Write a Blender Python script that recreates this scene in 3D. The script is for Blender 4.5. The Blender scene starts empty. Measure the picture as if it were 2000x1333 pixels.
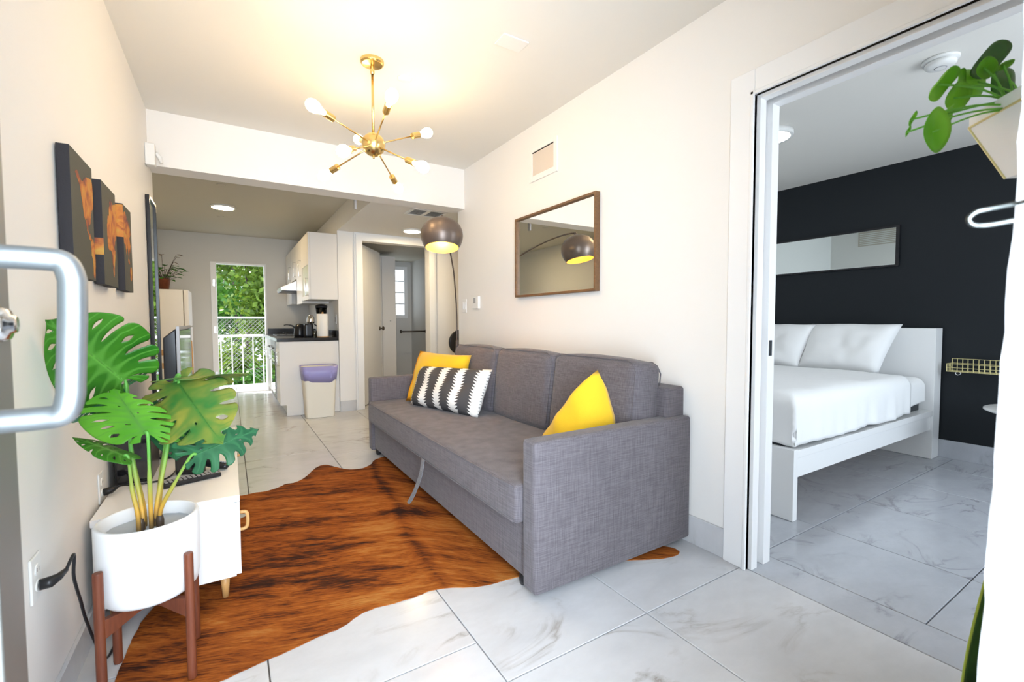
import bpy, bmesh, math, random
from mathutils import Vector, Matrix, noise
random.seed(7)
C = bpy.context.scene.collection
scene = bpy.context.scene
PI = math.pi

# ------------------------------------------------------------------ camera
cam_d = bpy.data.cameras.new('camera'); cam = bpy.data.objects.new('camera', cam_d); C.objects.link(cam)
r = Vector((0.84882, -0.52867, -0.00310)).normalized()
u = Vector((0.02583, 0.03562, 0.99903)).normalized()
f = Vector((0.52805, 0.84808, -0.04389)).normalized()
cam.matrix_world = Matrix(((r.x, u.x, -f.x, 0), (r.y, u.y, -f.y, 0), (r.z, u.z, -f.z, 1.12), (0, 0, 0, 1)))
cam_d.sensor_fit = 'HORIZONTAL'; cam_d.sensor_width = 36; cam_d.lens = 36 * 886.43 / 2000
cam_d.clip_start = 0.02; cam_d.clip_end = 200
cam_d.dof.use_dof = True; cam_d.dof.focus_distance = 2.8; cam_d.dof.aperture_fstop = 5.6
scene.camera = cam

# ------------------------------------------------------------------ world, sun, daylight at the openings
world = bpy.data.worlds.new('world'); scene.world = world; world.use_nodes = True
bg = world.node_tree.nodes['Background']
bg.inputs['Color'].default_value = (0.80, 0.90, 1.0, 1); bg.inputs['Strength'].default_value = 3.2
sun_d = bpy.data.lights.new('sun', 'SUN'); sun_d.energy = 6; sun_d.angle = 0.02; sun_d.color = (1, .95, .86)
sun = bpy.data.objects.new('sun', sun_d); C.objects.link(sun); sun.rotation_euler = (math.radians(-22), math.radians(-35), 0)
def daylight(name, loc, rot, sx, sy, energy, col):
    d = bpy.data.lights.new(name, 'AREA'); d.shape = 'RECTANGLE'; d.size = sx; d.size_y = sy; d.energy = energy; d.color = col
    o = bpy.data.objects.new(name, d); C.objects.link(o); o.location = loc; o.rotation_euler = rot
    return o
daylight('daylight_entrance', (0.11, -0.32, 1.15), (PI/2, 0, -.42), 0.80, 2.0, 50, (.76, .87, 1))
daylight('daylight_bedroom_window', (3.3, -1.05, 1.35), (PI/2, 0, 0), 1.9, 1.4, 28, (.74, .86, 1))
de = bpy.data.objects['daylight_entrance']; de.data.spread = math.radians(112)
po = daylight('portal_balcony_door', (.15, 8.54, 1.03), (-PI/2, 0, 0), .75, 2.0, 1, (1, 1, 1)); po.data.cycles.is_portal = True

scene.view_settings.view_transform = 'Standard'
scene.view_settings.look = 'None'
scene.view_settings.exposure = 0.38
scene.view_settings.gamma = 1
scene.view_settings.use_curve_mapping = False

# ------------------------------------------------------------------ materials
def mat(name, col=(.8, .8, .8), rough=.5, metal=0, emit=None, es=0, trans=0, ior=1.45, spec=.5, bump=0, bscale=100, coat=0, sheen=0, alpha=1):
    m = bpy.data.materials.new(name); m.use_nodes = True
    nt = m.node_tree; b = nt.nodes['Principled BSDF']
    b.inputs['Base Color'].default_value = (*col, 1); b.inputs['Roughness'].default_value = rough
    b.inputs['Metallic'].default_value = metal; b.inputs['IOR'].default_value = ior
    b.inputs['Specular IOR Level'].default_value = spec
    b.inputs['Transmission Weight'].default_value = trans
    b.inputs['Coat Weight'].default_value = coat; b.inputs['Sheen Weight'].default_value = sheen
    b.inputs['Alpha'].default_value = alpha
    if emit: b.inputs['Emission Color'].default_value = (*emit, 1); b.inputs['Emission Strength'].default_value = es
    tc = nt.nodes.new('ShaderNodeTexCoord')
    n = nt.nodes.new('ShaderNodeTexNoise'); n.inputs['Scale'].default_value = bscale; n.inputs['Detail'].default_value = 3
    nt.links.new(tc.outputs['Object'], n.inputs['Vector'])
    if bump:
        bp = nt.nodes.new('ShaderNodeBump'); bp.inputs['Strength'].default_value = bump; bp.inputs['Distance'].default_value = .002
        nt.links.new(n.outputs['Fac'], bp.inputs['Height']); nt.links.new(bp.outputs['Normal'], b.inputs['Normal'])
    return m
def nd(m, t, **kw):
    n = m.node_tree.nodes.new(t)
    for k, v in kw.items():
        if k.startswith('i_'): n.inputs[k[2:].replace('_', ' ')].default_value = v
        else: setattr(n, k, v)
    return n
def lk(m, a, b): m.node_tree.links.new(a, b)
def bsdf(m): return m.node_tree.nodes['Principled BSDF']
def ramp(m, fac, stops, interp='LINEAR'):
    r_ = nd(m, 'ShaderNodeValToRGB'); r_.color_ramp.interpolation = interp
    e = r_.color_ramp.elements
    while len(e) < len(stops): e.new(.5)
    for k, (p, c) in enumerate(stops): e[k].position = p; e[k].color = (*c, 1)
    lk(m, fac, r_.inputs['Fac']); return r_
def stretched(m, scale, vec, detail=4, dist=0, coord='Object'):
    tc = nd(m, 'ShaderNodeTexCoord'); mp = nd(m, 'ShaderNodeMapping'); mp.inputs['Scale'].default_value = vec
    lk(m, tc.outputs[coord], mp.inputs['Vector'])
    n = nd(m, 'ShaderNodeTexNoise'); n.inputs['Scale'].default_value = scale; n.inputs['Detail'].default_value = detail; n.inputs['Distortion'].default_value = dist
    lk(m, mp.outputs['Vector'], n.inputs['Vector']); return n

WALL = mat('wall_paint', (.83, .81, .78), .6, bump=.12, bscale=160)
BEDWALL = mat('bedroom_paint', (.83, .83, .82), .6, bump=.1, bscale=160)
CEIL = mat('ceiling_paint', (.80, .78, .73), .75, bump=.15, bscale=120)
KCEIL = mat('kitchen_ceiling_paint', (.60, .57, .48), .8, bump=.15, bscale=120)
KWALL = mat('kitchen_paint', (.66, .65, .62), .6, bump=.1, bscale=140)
TRIM = mat('trim_paint', (.86, .86, .86), .35)
BLACKWALL = mat('black_wall_paint', (.012, .015, .018), .55, bump=.1, bscale=160, spec=.3)
WHITE = mat('white_lacquer', (.84, .84, .83), .25)
CAB = mat('cabinet_white', (.80, .77, .73), .35)
BRASS = mat('brushed_brass', (.78, .56, .23), .25, 1)
CHROME = mat('chrome', (.75, .76, .78), .15, 1)
ALU = mat('brushed_aluminium', (.36, .39, .41), .42, .9)
DARKCHROME = mat('darkened_chrome', (.15, .165, .16), .16, 1)  # chrome colour lowered so the hook does not blow out near the entrance
STEELDARK = mat('dark_bronze', (.10, .08, .065), .4, .7)
BLACKPL = mat('black_plastic', (.012, .012, .014), .3)
DARKMET = mat('door_frame_metal', (.25, .25, .23), .4, .6)
WHITEPL = mat('white_plastic', (.82, .82, .8), .4)
GREYPL = mat('grey_plastic', (.35, .35, .36), .4)
SCREEN = mat('screen_glass', (.01, .01, .012), .06, spec=.8)
MIRROR = mat('mirror_glass', (.93, .95, .93), .01, 1)
DARKMIRROR = mat('mirror_glass_aged', (.85, .9, .87), .01, 1)
GLASS = mat('clear_glass', (.95, 1, .98), .02, trans=1)
BULB = mat('lit_bulb', (1, 1, 1), .3, emit=(1, .70, .35), es=46)
LED = mat('lit_diffuser', (1, 1, 1), .4, emit=(1, .76, .43), es=120)
LEDB = mat('lit_diffuser_neutral', (1, 1, 1), .4, emit=(.95, .97, 1), es=22)
LAMPBULB = mat('lit_lamp_bulb', (1, 1, 1), .3, emit=(1, .66, .28), es=150)
POTW = mat('white_ceramic', (.86, .87, .88), .35)
SOIL = mat('pale_stone_filler', (.42, .46, .50), .8, bump=1, bscale=40)
YELLOW = mat('yellow_cotton', (.78, .47, .012), .85, bump=.6, bscale=260, sheen=.2)
SIDE_ORANGE = mat('pillow_side_orange', (.90, .42, .01), .85, bump=.6, bscale=260)
SHEET = mat('white_bedding', (.86, .86, .85), .85, bump=.25, bscale=22, sheen=.2)
DARKFAB = mat('dark_mattress_fabric', (.05, .055, .06), .8)
PAPER = mat('paper_towel', (.86, .84, .8), .9, bump=.6, bscale=90)
GOLDWIRE = mat('gold_wire', (.75, .66, .33), .35, .6)
COUNTER = mat('black_worktop', (.02, .02, .022), .18)
BIN = mat('cream_plastic', (.80, .76, .66), .5)
BAG = mat('violet_bag_film', (.42, .40, .78), .35, alpha=.75)
LAMPSHADE = mat('shade_bronze', (.13, .10, .085), .38, .55)
SHADEIN = mat('shade_gold_inside', (.95, .62, .14), .4, .3)

def wood(name, c1, c2, axis=2, rough=.45, sc=14):
    m = mat(name, c1, rough); v = [1, 1, 1]; v[axis] = .08
    n = stretched(m, sc * 5, v, 5, 1.2); lk(m, ramp(m, n.outputs['Fac'], [(.3, c1), (.7, c2)]).outputs['Color'], bsdf(m).inputs['Base Color']); return m
WALNUT = wood('red_brown_wood', (.20, .055, .022), (.12, .03, .014))
OAK = wood('light_oak', (.62, .36, .14), (.50, .27, .09))
FRAMEWOOD = wood('mirror_frame_wood', (.20, .105, .045), (.13, .065, .028), axis=1)
BARK = wood('tree_bark', (.09, .06, .04), (.04, .028, .02))

def fabric(name, c1, c2, spec=.2):
    m = mat(name, c1, .9, spec=spec, sheen=.15)
    a = stretched(m, 260, (1, 1, .05), 2); b = stretched(m, 260, (.05, .05, 1), 2)
    c = stretched(m, 5, (1, 1, 1), 3)
    ad = nd(m, 'ShaderNodeMath', operation='ADD'); lk(m, a.outputs['Fac'], ad.inputs[0]); lk(m, b.outputs['Fac'], ad.inputs[1])
    m2 = nd(m, 'ShaderNodeMath', operation='MULTIPLY'); lk(m, ad.outputs[0], m2.inputs[0]); m2.inputs[1].default_value = .5
    rr = ramp(m, m2.outputs[0], [(.36, c1), (.64, c2)])
    lk(m, rr.outputs['Color'], bsdf(m).inputs['Base Color'])
    bp = nd(m, 'ShaderNodeBump'); bp.inputs['Strength'].default_value = .5; bp.inputs['Distance'].default_value = .002
    lk(m, m2.outputs[0], bp.inputs['Height']); lk(m, bp.outputs['Normal'], bsdf(m).inputs['Normal'])
    return m
SOFA = fabric('grey_woven_fabric', (.092, .082, .090), (.158, .141, .153))
STRAP = fabric('grey_webbing', (.14, .15, .17), (.24, .25, .27))

def marble(name, base, vein, vs=1.0, rough=.12, vk=.95):
    m = mat(name, base, rough); tc = nd(m, 'ShaderNodeTexCoord')
    at = nd(m, 'ShaderNodeAttribute', attribute_name='tile')      # per-tile shift so that veins stop at the joints
    ad = nd(m, 'ShaderNodeVectorMath', operation='ADD'); lk(m, tc.outputs['Object'], ad.inputs[0])
    ms = nd(m, 'ShaderNodeVectorMath', operation='MULTIPLY'); lk(m, at.outputs['Color'], ms.inputs[0]); ms.inputs[1].default_value = (9, 9, 9)
    lk(m, ms.outputs[0], ad.inputs[1])
    rot = nd(m, 'ShaderNodeMapping'); rot.inputs['Rotation'].default_value = (0, 0, .6); rot.inputs['Scale'].default_value = (1, 1.9, 1)
    lk(m, ad.outputs[0], rot.inputs['Vector'])
    n1 = nd(m, 'ShaderNodeTexNoise', i_Scale=1.5*vs, i_Detail=7, i_Distortion=.9, i_Roughness=.55); lk(m, rot.outputs[0], n1.inputs['Vector'])
    sb = nd(m, 'ShaderNodeMath', operation='SUBTRACT'); lk(m, n1.outputs['Fac'], sb.inputs[0]); sb.inputs[1].default_value = .5
    ab = nd(m, 'ShaderNodeMath', operation='ABSOLUTE'); lk(m, sb.outputs[0], ab.inputs[0])
    v = ramp(m, ab.outputs[0], [(0, (vk, vk, vk)), (.010, (vk*.5,)*3), (.035, (0, 0, 0))])
    n3 = nd(m, 'ShaderNodeTexNoise', i_Scale=2.2*vs, i_Detail=3); lk(m, ad.outputs[0], n3.inputs['Vector'])
    k = ramp(m, n3.outputs['Fac'], [(.46, (0, 0, 0)), (.68, (1, 1, 1))])
    mu = nd(m, 'ShaderNodeMath', operation='MULTIPLY'); lk(m, v.outputs['Color'], mu.inputs[0]); lk(m, k.outputs['Color'], mu.inputs[1])
    n2 = nd(m, 'ShaderNodeTexNoise', i_Scale=3.5*vs, i_Detail=6, i_Roughness=.65); lk(m, rot.outputs[0], n2.inputs['Vector'])
    cl = ramp(m, n2.outputs['Fac'], [(.35, tuple(x*.90 for x in base)), (.6, base)])
    mx = nd(m, 'ShaderNodeMixRGB'); lk(m, mu.outputs[0], mx.inputs['Fac']); lk(m, cl.outputs['Color'], mx.inputs['Color1']); mx.inputs['Color2'].default_value = (*vein, 1)
    lk(m, mx.outputs['Color'], bsdf(m).inputs['Base Color'])
    rn = ramp(m, n2.outputs['Fac'], [(.3, (rough*1.6,)*3), (.7, (rough,)*3)]); lk(m, rn.outputs['Color'], bsdf(m).inputs['Roughness'])
    return m
MARBLE = marble('white_marble', (.60, .605, .62), (.30, .27, .24), rough=.16)
MARBLE2 = marble('grey_white_marble', (.47, .485, .52), (.20, .20, .22), 1.3, rough=.15, vk=.85)
GROUT = mat('tile_grout', (.16, .14, .12), .8)

def leafmat(name, c1, c2, vein, trans=.15):
    m = mat(name, c1, .42, spec=.4)
    uv = nd(m, 'ShaderNodeUVMap'); sp = nd(m, 'ShaderNodeSeparateXYZ'); lk(m, uv.outputs['UV'], sp.inputs[0])
    # x: distance from midrib, y: distance from the side vein of the lobe
    mid = ramp(m, sp.outputs['X'], [(.012, (1, 1, 1)), (.035, (0, 0, 0))])
    sv = ramp(m, sp.outputs['Y'], [(.03, (.6, .6, .6)), (.12, (0, 0, 0))])
    mxx = nd(m, 'ShaderNodeMath', operation='MAXIMUM'); lk(m, mid.outputs['Color'], mxx.inputs[0]); lk(m, sv.outputs['Color'], mxx.inputs[1])
    n = stretched(m, 9, (1, 1, 1), 3)
    cr = ramp(m, n.outputs['Fac'], [(.38, c1), (.62, c2)])
    mx = nd(m, 'ShaderNodeMixRGB'); lk(m, mxx.outputs[0], mx.inputs['Fac']); lk(m, cr.outputs['Color'], mx.inputs['Color1']); mx.inputs['Color2'].default_value = (*vein, 1)
    lk(m, mx.outputs['Color'], bsdf(m).inputs['Base Color'])
    b = bsdf(m); tr = nd(m, 'ShaderNodeBsdfTranslucent'); tr.inputs['Color'].default_value = (*[min(1, x*1.6) for x in c2], 1)
    ms = nd(m, 'ShaderNodeMixShader'); ms.inputs['Fac'].default_value = trans
    out = m.node_tree.nodes['Material Output']; lk(m, b.outputs[0], ms.inputs[1]); lk(m, tr.outputs[0], ms.inputs[2]); lk(m, ms.outputs[0], out.inputs['Surface'])
    return m
LEAF_B = leafmat('leaf_bright_green', (.018, .13, .008), (.045, .20, .012), (.12, .36, .05))
LEAF_L = leafmat('leaf_light_green', (.06, .25, .010), (.10, .32, .02), (.07, .22, .03))
LEAF_O = leafmat('leaf_variegated_olive', (.03, .16, .03), (.27, .27, .04), (.05, .18, .03))
LEAF_D = leafmat('leaf_dark_green', (.008, .07, .025), (.015, .11, .035), (.03, .14, .05), .05)
LEAF_P = leafmat('leaf_fresh_green', (.10, .34, .02), (.26, .54, .06), (.2, .5, .1), .35)
LEAF_D2 = leafmat('leaf_deep_green', (.03, .14, .015), (.05, .2, .02), (.06, .2, .03), .2)
LEAF_T = leafmat('tree_leaf', (.035, .085, .010), (.16, .24, .03), (.1, .2, .03), .35)
LEAF_T2 = leafmat('tree_leaf_dark', (.03, .10, .012), (.08, .2, .025), (.1, .2, .03), .3)
STEM = mat('stem_green_to_ochre', (.2, .4, .05), .5)
def _stem():
    m = STEM; g = nd(m, 'ShaderNodeNewGeometry'); sp = nd(m, 'ShaderNodeSeparateXYZ'); lk(m, g.outputs['Position'], sp.inputs[0])
    cr = ramp(m, sp.outputs['Z'], [(.47, (.16, .10, .04)), (.53, (.55, .30, .04)), (.62, (.28, .34, .06)), (.72, (.10, .34, .05))]); lk(m, cr.outputs['Color'], bsdf(m).inputs['Base Color'])
_stem()

# ------------------------------------------------------------------ mesh helpers
ORG = {}
def nm(name):
    return name
def link(name, bm, m, parent=None, smooth=False, org=None, bev=0, seg=2):
    """one mesh object; coordinates in bm are world coordinates"""
    o0 = Vector(org) if org is not None else (ORG[parent.name] if parent else Vector((0, 0, 0)))
    bmesh.ops.recalc_face_normals(bm, faces=bm.faces)
    for v in bm.verts: v.co -= o0
    me = bpy.data.meshes.new(name); bm.to_mesh(me); bm.free()
    ms = m if isinstance(m, (list, tuple)) else [m]
    for x in ms: me.materials.append(x)
    if smooth:
        for p in me.polygons: p.use_smooth = True
    o = bpy.data.objects.new(name, me); C.objects.link(o)
    if parent: o.parent = parent
    else: o.location = o0
    ORG[o.name] = o0
    if bev:
        md = o.modifiers.new('bevel', 'BEVEL'); md.width = bev; md.segments = seg; md.limit_method = 'ANGLE'; md.angle_limit = .6
        md.harden_normals = False
        for p in me.polygons: p.use_smooth = True
        md2 = o.modifiers.new('wn', 'WEIGHTED_NORMAL'); md2.keep_sharp = True
    return o
def tag(o, label, cat, group=None):
    o['label'] = label; o['category'] = cat
    if group: o['group'] = group
    return o
def thing(name, label, cat, loc, group=None):
    o = bpy.data.objects.new(name, None); C.objects.link(o); o.location = loc; o.empty_display_size = .1
    ORG[o.name] = Vector(loc); return tag(o, label, cat, group)
def struct(name, bm, m, parent=None, **k):
    o = link(name, bm, m, parent, **k)
    if not parent: o['kind'] = 'structure'
    return o
def NB(): return bmesh.new()
def box(bm, x0, y0, z0, x1, y1, z1, mi=0, M=None):
    vs = [bm.verts.new((x, y, z)) for z in (z0, z1) for y in (y0, y1) for x in (x0, x1)]
    fs = []
    for q in ((0, 2, 3, 1), (4, 5, 7, 6), (0, 1, 5, 4), (2, 6, 7, 3), (0, 4, 6, 2), (1, 3, 7, 5)):
        fc = bm.faces.new([vs[k] for k in q]); fc.material_index = mi; fs.append(fc)
    if M is not None:
        for v in vs: v.co = M @ v.co
    return bm
def B(x0, y0, z0, x1, y1, z1): return box(NB(), x0, y0, z0, x1, y1, z1)
def frame_of(d):
    d = Vector(d).normalized(); a = Vector((0, 0, 1)) if abs(d.z) < .9 else Vector((1, 0, 0))
    s = d.cross(a).normalized(); t = s.cross(d).normalized(); return s, t
def tube(bm, pts, rad, n=12, cap=True, mi=0):
    pts = [Vector(p) for p in pts]
    if not isinstance(rad, (list, tuple)): rad = [rad] * len(pts)
    rings = []; s = None
    for i, p in enumerate(pts):
        if i == 0: d = pts[1] - p
        elif i == len(pts) - 1: d = p - pts[-2]
        else: d = (pts[i+1] - p).normalized() + (p - pts[i-1]).normalized()
        d.normalize()
        if s is None: s, t = frame_of(d)
        else: s = (s - d * s.dot(d)).normalized(); t = s.cross(d).normalized()
        rings.append([bm.verts.new(p + (s * math.cos(a) + t * math.sin(a)) * rad[i]) for a in (2*PI*k/n for k in range(n))])
    for a, b in zip(rings, rings[1:]):
        for k in range(n): fc = bm.faces.new((a[k], a[(k+1) % n], b[(k+1) % n], b[k])); fc.material_index = mi
    if cap:
        bm.faces.new(rings[0][::-1]).material_index = mi; bm.faces.new(rings[-1]).material_index = mi
    return bm
def lathe(bm, prof, c=(0, 0, 0), n=40, M=None, mi=0, capb=False, capt=False):
    rings = []; c = Vector(c)
    for rr, z in prof:
        if rr < 1e-6: p = Vector((0, 0, z)); rings.append([bm.verts.new((M @ p if M else p) + c)])
        else:
            ring = []
            for k in range(n):
                p = Vector((rr*math.cos(2*PI*k/n), rr*math.sin(2*PI*k/n), z)); ring.append(bm.verts.new((M @ p if M else p) + c))
            rings.append(ring)
    for a, b in zip(rings, rings[1:]):
        if len(a) == 1 and len(b) == 1: continue
        for k in range(n):
            if len(a) == 1: fc = bm.faces.new((a[0], b[(k+1) % n], b[k]))
            elif len(b) == 1: fc = bm.faces.new((a[k], a[(k+1) % n], b[0]))
            else: fc = bm.faces.new((a[k], a[(k+1) % n], b[(k+1) % n], b[k]))
            fc.material_index = mi
    if capb and len(rings[0]) > 1: bm.faces.new(rings[0][::-1])
    if capt and len(rings[-1]) > 1: bm.faces.new(rings[-1])
    return bm
def prism(bm, pts, ax, a, b, mi=0):
    """polygon pts (2-D) extruded along axis ax from a to b"""
    def mk(p, t):
        q = list(p); q.insert(ax, t); return bm.verts.new(q)
    A = [mk(p, a) for p in pts]; Bv = [mk(p, b) for p in pts]; n = len(pts)
    bm.faces.new(A).material_index = mi; bm.faces.new(Bv[::-1]).material_index = mi
    for k in range(n): bm.faces.new((A[k], A[(k+1) % n], Bv[(k+1) % n], Bv[k])).material_index = mi
    return bm
def rot_to(d):
    return Vector((0, 0, 1)).rotation_difference(Vector(d).normalized()).to_matrix()
def smooth_path(pts, k=6):
    pts = [Vector(p) for p in pts]; out = []
    P = [pts[0]] + pts + [pts[-1]]
    for i in range(1, len(P) - 2):
        for j in range(k):
            t = j / k; a, b, c, d = P[i-1], P[i], P[i+1], P[i+2]
            out.append(.5 * ((2*b) + (c-a)*t + (2*a-5*b+4*c-d)*t*t + (3*b-a-3*c+d)*t**3))
    out.append(pts[-1]); return out
def softbox(x0, y0, z0, x1, y1, z1, rad=.03, bulge=.0, nseg=10, M=None, wr=0.0, seed=0):
    """upholstered box: rounded edges, faces bulging outward"""
    bm = NB(); L = Vector((x1-x0, y1-y0, z1-z0)) / 2; cc = Vector(((x0+x1)/2, (y0+y1)/2, (z0+z1)/2))
    bmesh.ops.create_cube(bm, size=2)
    bmesh.ops.subdivide_edges(bm, edges=bm.edges[:], cuts=nseg, use_grid_fill=True)
    for v in bm.verts:
        p = Vector([math.copysign((abs(v.co[k])/.63*(L[k]-rad)) if abs(v.co[k]) < .63 else (L[k]-rad+(abs(v.co[k])-.63)/.37*rad), v.co[k]) for k in range(3)])
        q = Vector([max(-(L[k]-rad), min(L[k]-rad, p[k])) for k in range(3)])
        # concentrate the grid towards the edges
        d = p - q
        # parametrise over the cube so that corner cells round off
        if d.length > 1e-9:
            d = d.normalized() * rad
        p = q + d
        if bulge:
            fx = [1 - (abs(p[k]) / L[k])**2 for k in range(3)]
            for k in range(3):
                a, b_ = [j for j in range(3) if j != k]
                p[k] += math.copysign(1, v.co[k]) * bulge * max(0, fx[a]) * max(0, fx[b_]) * (abs(v.co[k]) > .999) * 1.0
        if wr:
            nn = noise.noise_vector(p*7 + Vector((seed*3.1, seed, 0))); p += nn*wr
        p += cc
        v.co = M @ p if M else p
    return bm
def pillow(c00, c10, c11, c01, T, n=18, pinch=.07, wr=.006, seed=0, side=1):
    """soft cushion between four corner points; T is the half thickness at the middle"""
    c00, c10, c11, c01 = map(Vector, (c00, c10, c11, c01))
    N = ((c10-c00).cross(c01-c00)).normalized() * side
    cen = (c00+c10+c11+c01)/4
    bm = NB(); g = {}; uvl = bm.loops.layers.uv.new('UVMap'); uvs = {}
    for sgn in (1, -1):
        for i in range(n+1):
            for j in range(n+1):
                a = i/n; b = j/n; U = 2*a-1; V = 2*b-1
                edge = i in (0, n) or j in (0, n)
                if edge and sgn == -1: g[(sgn, i, j)] = g[(1, i, j)]; continue
                p = c00*(1-a)*(1-b) + c10*a*(1-b) + c11*a*b + c01*(1-a)*b
                pin = pinch*((1-U*U)*abs(V)**3 + (1-V*V)*abs(U)**3)
                p = p + (cen-p)*pin*.8
                t = T*((1-U**4)*(1-V**4))**.55
                w = noise.noise(p*9 + Vector((seed, 0, 0)))*wr*4*(1-max(abs(U), abs(V))**6)
                p = p + N*(sgn*t + w)
                v = bm.verts.new(p); g[(sgn, i, j)] = v; uvs[v] = (a, b)
        for i in range(n):
            for j in range(n):
                q = [g[(sgn, i, j)], g[(sgn, i+1, j)], g[(sgn, i+1, j+1)], g[(sgn, i, j+1)]]
                fc = bm.faces.new(q if sgn == 1 else q[::-1])
                for lp in fc.loops: lp[uvl].uv = uvs[lp.vert]
    return bm

# ================================================================== THE ROOM
WX0, WX1 = -0.445, 1.955          # left and right wall faces of the living room
CZ = 2.575
YB = 4.0                          # beam
# floor: bevelled marble tiles over a grout bed
def tiles(name, cols, mats, thick=.012, gap=.0045, seed=1):
    bm = NB(); rnd = random.Random(seed); cl = bm.loops.layers.color.new('tile')
    for (x0, x1, ys) in cols:
        for y0, y1 in zip(ys, ys[1:]):
            n0 = len(bm.faces)
            a, b, c, d = x0+gap/2, x1-gap/2, y0+gap/2, y1-gap/2; e = .0015
            lo = [bm.verts.new(p) for p in ((a, c, -thick), (b, c, -thick), (b, d, -thick), (a, d, -thick))]
            mi = [bm.verts.new(p) for p in ((a, c, -e), (b, c, -e), (b, d, -e), (a, d, -e))]
            hi = [bm.verts.new(p) for p in ((a+e, c+e, 0), (b-e, c+e, 0), (b-e, d-e, 0), (a+e, d-e, 0))]
            fs = [bm.faces.new(hi)]
            for q in ((lo, mi), (mi, hi)):
                for k in range(4): fs.append(bm.faces.new((q[0][k], q[0][(k+1) % 4], q[1][(k+1) % 4], q[1][k])))
            col = (rnd.random(), rnd.random(), rnd.random(), 1)
            for fc in fs:
                for lp in fc.loops: lp[cl] = col
    return struct(name, bm, mats)
def ys(o, st, a, b):
    k = math.floor((a-o)/st); out = [a]; y = o + k*st
    while y < b:
        if y > a + .02: out.append(y)
        y += st
    out.append(b); return out
Lr = .94
cols = []
for i, x in enumerate([-1.17, -.545, .08, .705, 1.33]):
    o = [1.37, .9, 1.37, 1.165, 1.165][i]
    cols.append((x, [-.545, .08, .705, 1.33, 1.955][i], ys(o, Lr, -.6 if x > -.6 else 4.2, 9.2)))
for x in (1.955, 2.57): cols.append((x, x+.615, ys(1.165, .62, 4.15, 9.2)))
tiles('floor', cols, [MARBLE])
bc = [(1.955, 2.15, ys(.3, 1.4, -.3, 3.3))]
xs = [2.15, 2.685, 3.3, 3.915, 4.53, 5.1]
for a, b in zip(xs, xs[1:]): bc.append((a, b, ys(1.185, .61, -1.3, 3.4)))
tiles('floor_bedroom', bc, [MARBLE2], seed=5)
struct('floor_screed', B(-2.6, -1.5, -.10, 6, 9.3, -.011), GROUT)

# walls (thick boxes)
struct('wall_left', B(-.60, -.15, 0, WX0, 4.20, 2.9), WALL)
struct('wall_right', B(WX1, 1.22, 0, 2.10, 4.15, 2.9), [WALL])
struct('wall_right_over_doorway', B(WX1, .10, 2.12, 2.10, 1.22, 2.9), [WALL])
struct('wall_front_right', B(.565, -.15, 0, 3.0-.9, .10, 2.9), WALL)
struct('wall_front_left', B(-.60, -.15, 0, -.34, .10, 2.9), WALL)
struct('wall_front_over_door', B(-.34, -.15, 2.35, .565, .10, 2.9), WALL)
struct('ceiling', B(-.6, -.15, CZ, 2.1, YB+.1, CZ+.3), CEIL)
bm = B(WX0-.1, YB, 2.20, WX1, YB+.20, 2.9); struct('beam', bm, WALL)
# kitchen and hall shell
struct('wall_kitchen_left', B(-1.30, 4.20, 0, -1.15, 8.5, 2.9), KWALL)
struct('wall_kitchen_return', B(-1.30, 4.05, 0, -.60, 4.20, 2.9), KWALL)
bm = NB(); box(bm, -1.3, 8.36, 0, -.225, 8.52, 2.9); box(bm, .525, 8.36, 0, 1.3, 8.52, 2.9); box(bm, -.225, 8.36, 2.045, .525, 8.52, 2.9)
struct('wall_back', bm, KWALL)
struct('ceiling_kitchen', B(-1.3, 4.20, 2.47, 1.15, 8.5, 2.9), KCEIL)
bm = B(1.15, 4.20, 2.235, 4.2, 5.889, 2.9); struct('ceiling_hall', bm, CEIL)
struct('wall_kitchen_right', B(1.15, 5.89, 0, 1.30, 8.5, 2.9), WALL)
struct('wall_bathroom_jamb', B(1.30, 5.89, 0, 1.425, 6.04, 2.235), WALL)
struct('wall_hall_end', B(2.355, 5.9, 0, 4.2, 6.04, 2.3), WALL)
struct('wall_over_bathroom_door', B(1.425, 5.9, 2.14, 2.355, 6.04, 2.3), WALL)
struct('wall_hall_right', B(3.9, 4.15, 0, 4.05, 6.0, 2.3), WALL)
struct('wall_hall_front', B(2.10, 4.0, 0, 4.05, 4.15, 2.3), WALL)
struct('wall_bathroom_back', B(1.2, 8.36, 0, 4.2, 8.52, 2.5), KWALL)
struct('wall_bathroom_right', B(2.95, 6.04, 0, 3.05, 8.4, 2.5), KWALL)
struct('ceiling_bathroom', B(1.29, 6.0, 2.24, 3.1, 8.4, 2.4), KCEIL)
# bedroom shell
struct('wall_bedroom_black', B(4.92, -1.3, 0, 5.06, 3.5, 2.9), BLACKWALL)
struct('wall_bedroom_back', B(2.1, 3.30, 0, 5.0, 3.45, 2.9), BEDWALL)
bm = NB(); box(bm, 2.1, -1.3, 0, 2.3, -1.15, 2.9); box(bm, 4.35, -1.3, 0, 5.0, -1.15, 2.9); box(bm, 2.3, -1.3, 0, 4.35, -1.15, .6); box(bm, 2.3, -1.3, 2.15, 4.35, -1.15, 2.9)
struct('wall_bedroom_window_side', bm, BEDWALL)
struct('wall_bedroom_inner', B(2.0, -1.2, 0, 2.1, .0, 2.9), BEDWALL)
struct('ceiling_bedroom', B(2.1, -1.3, 2.47, 5.0, 3.4, 2.9), CEIL)
struct('roof', B(-2.6, -.45, 2.92, 6, 8.9, 3.0), GROUT)

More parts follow.
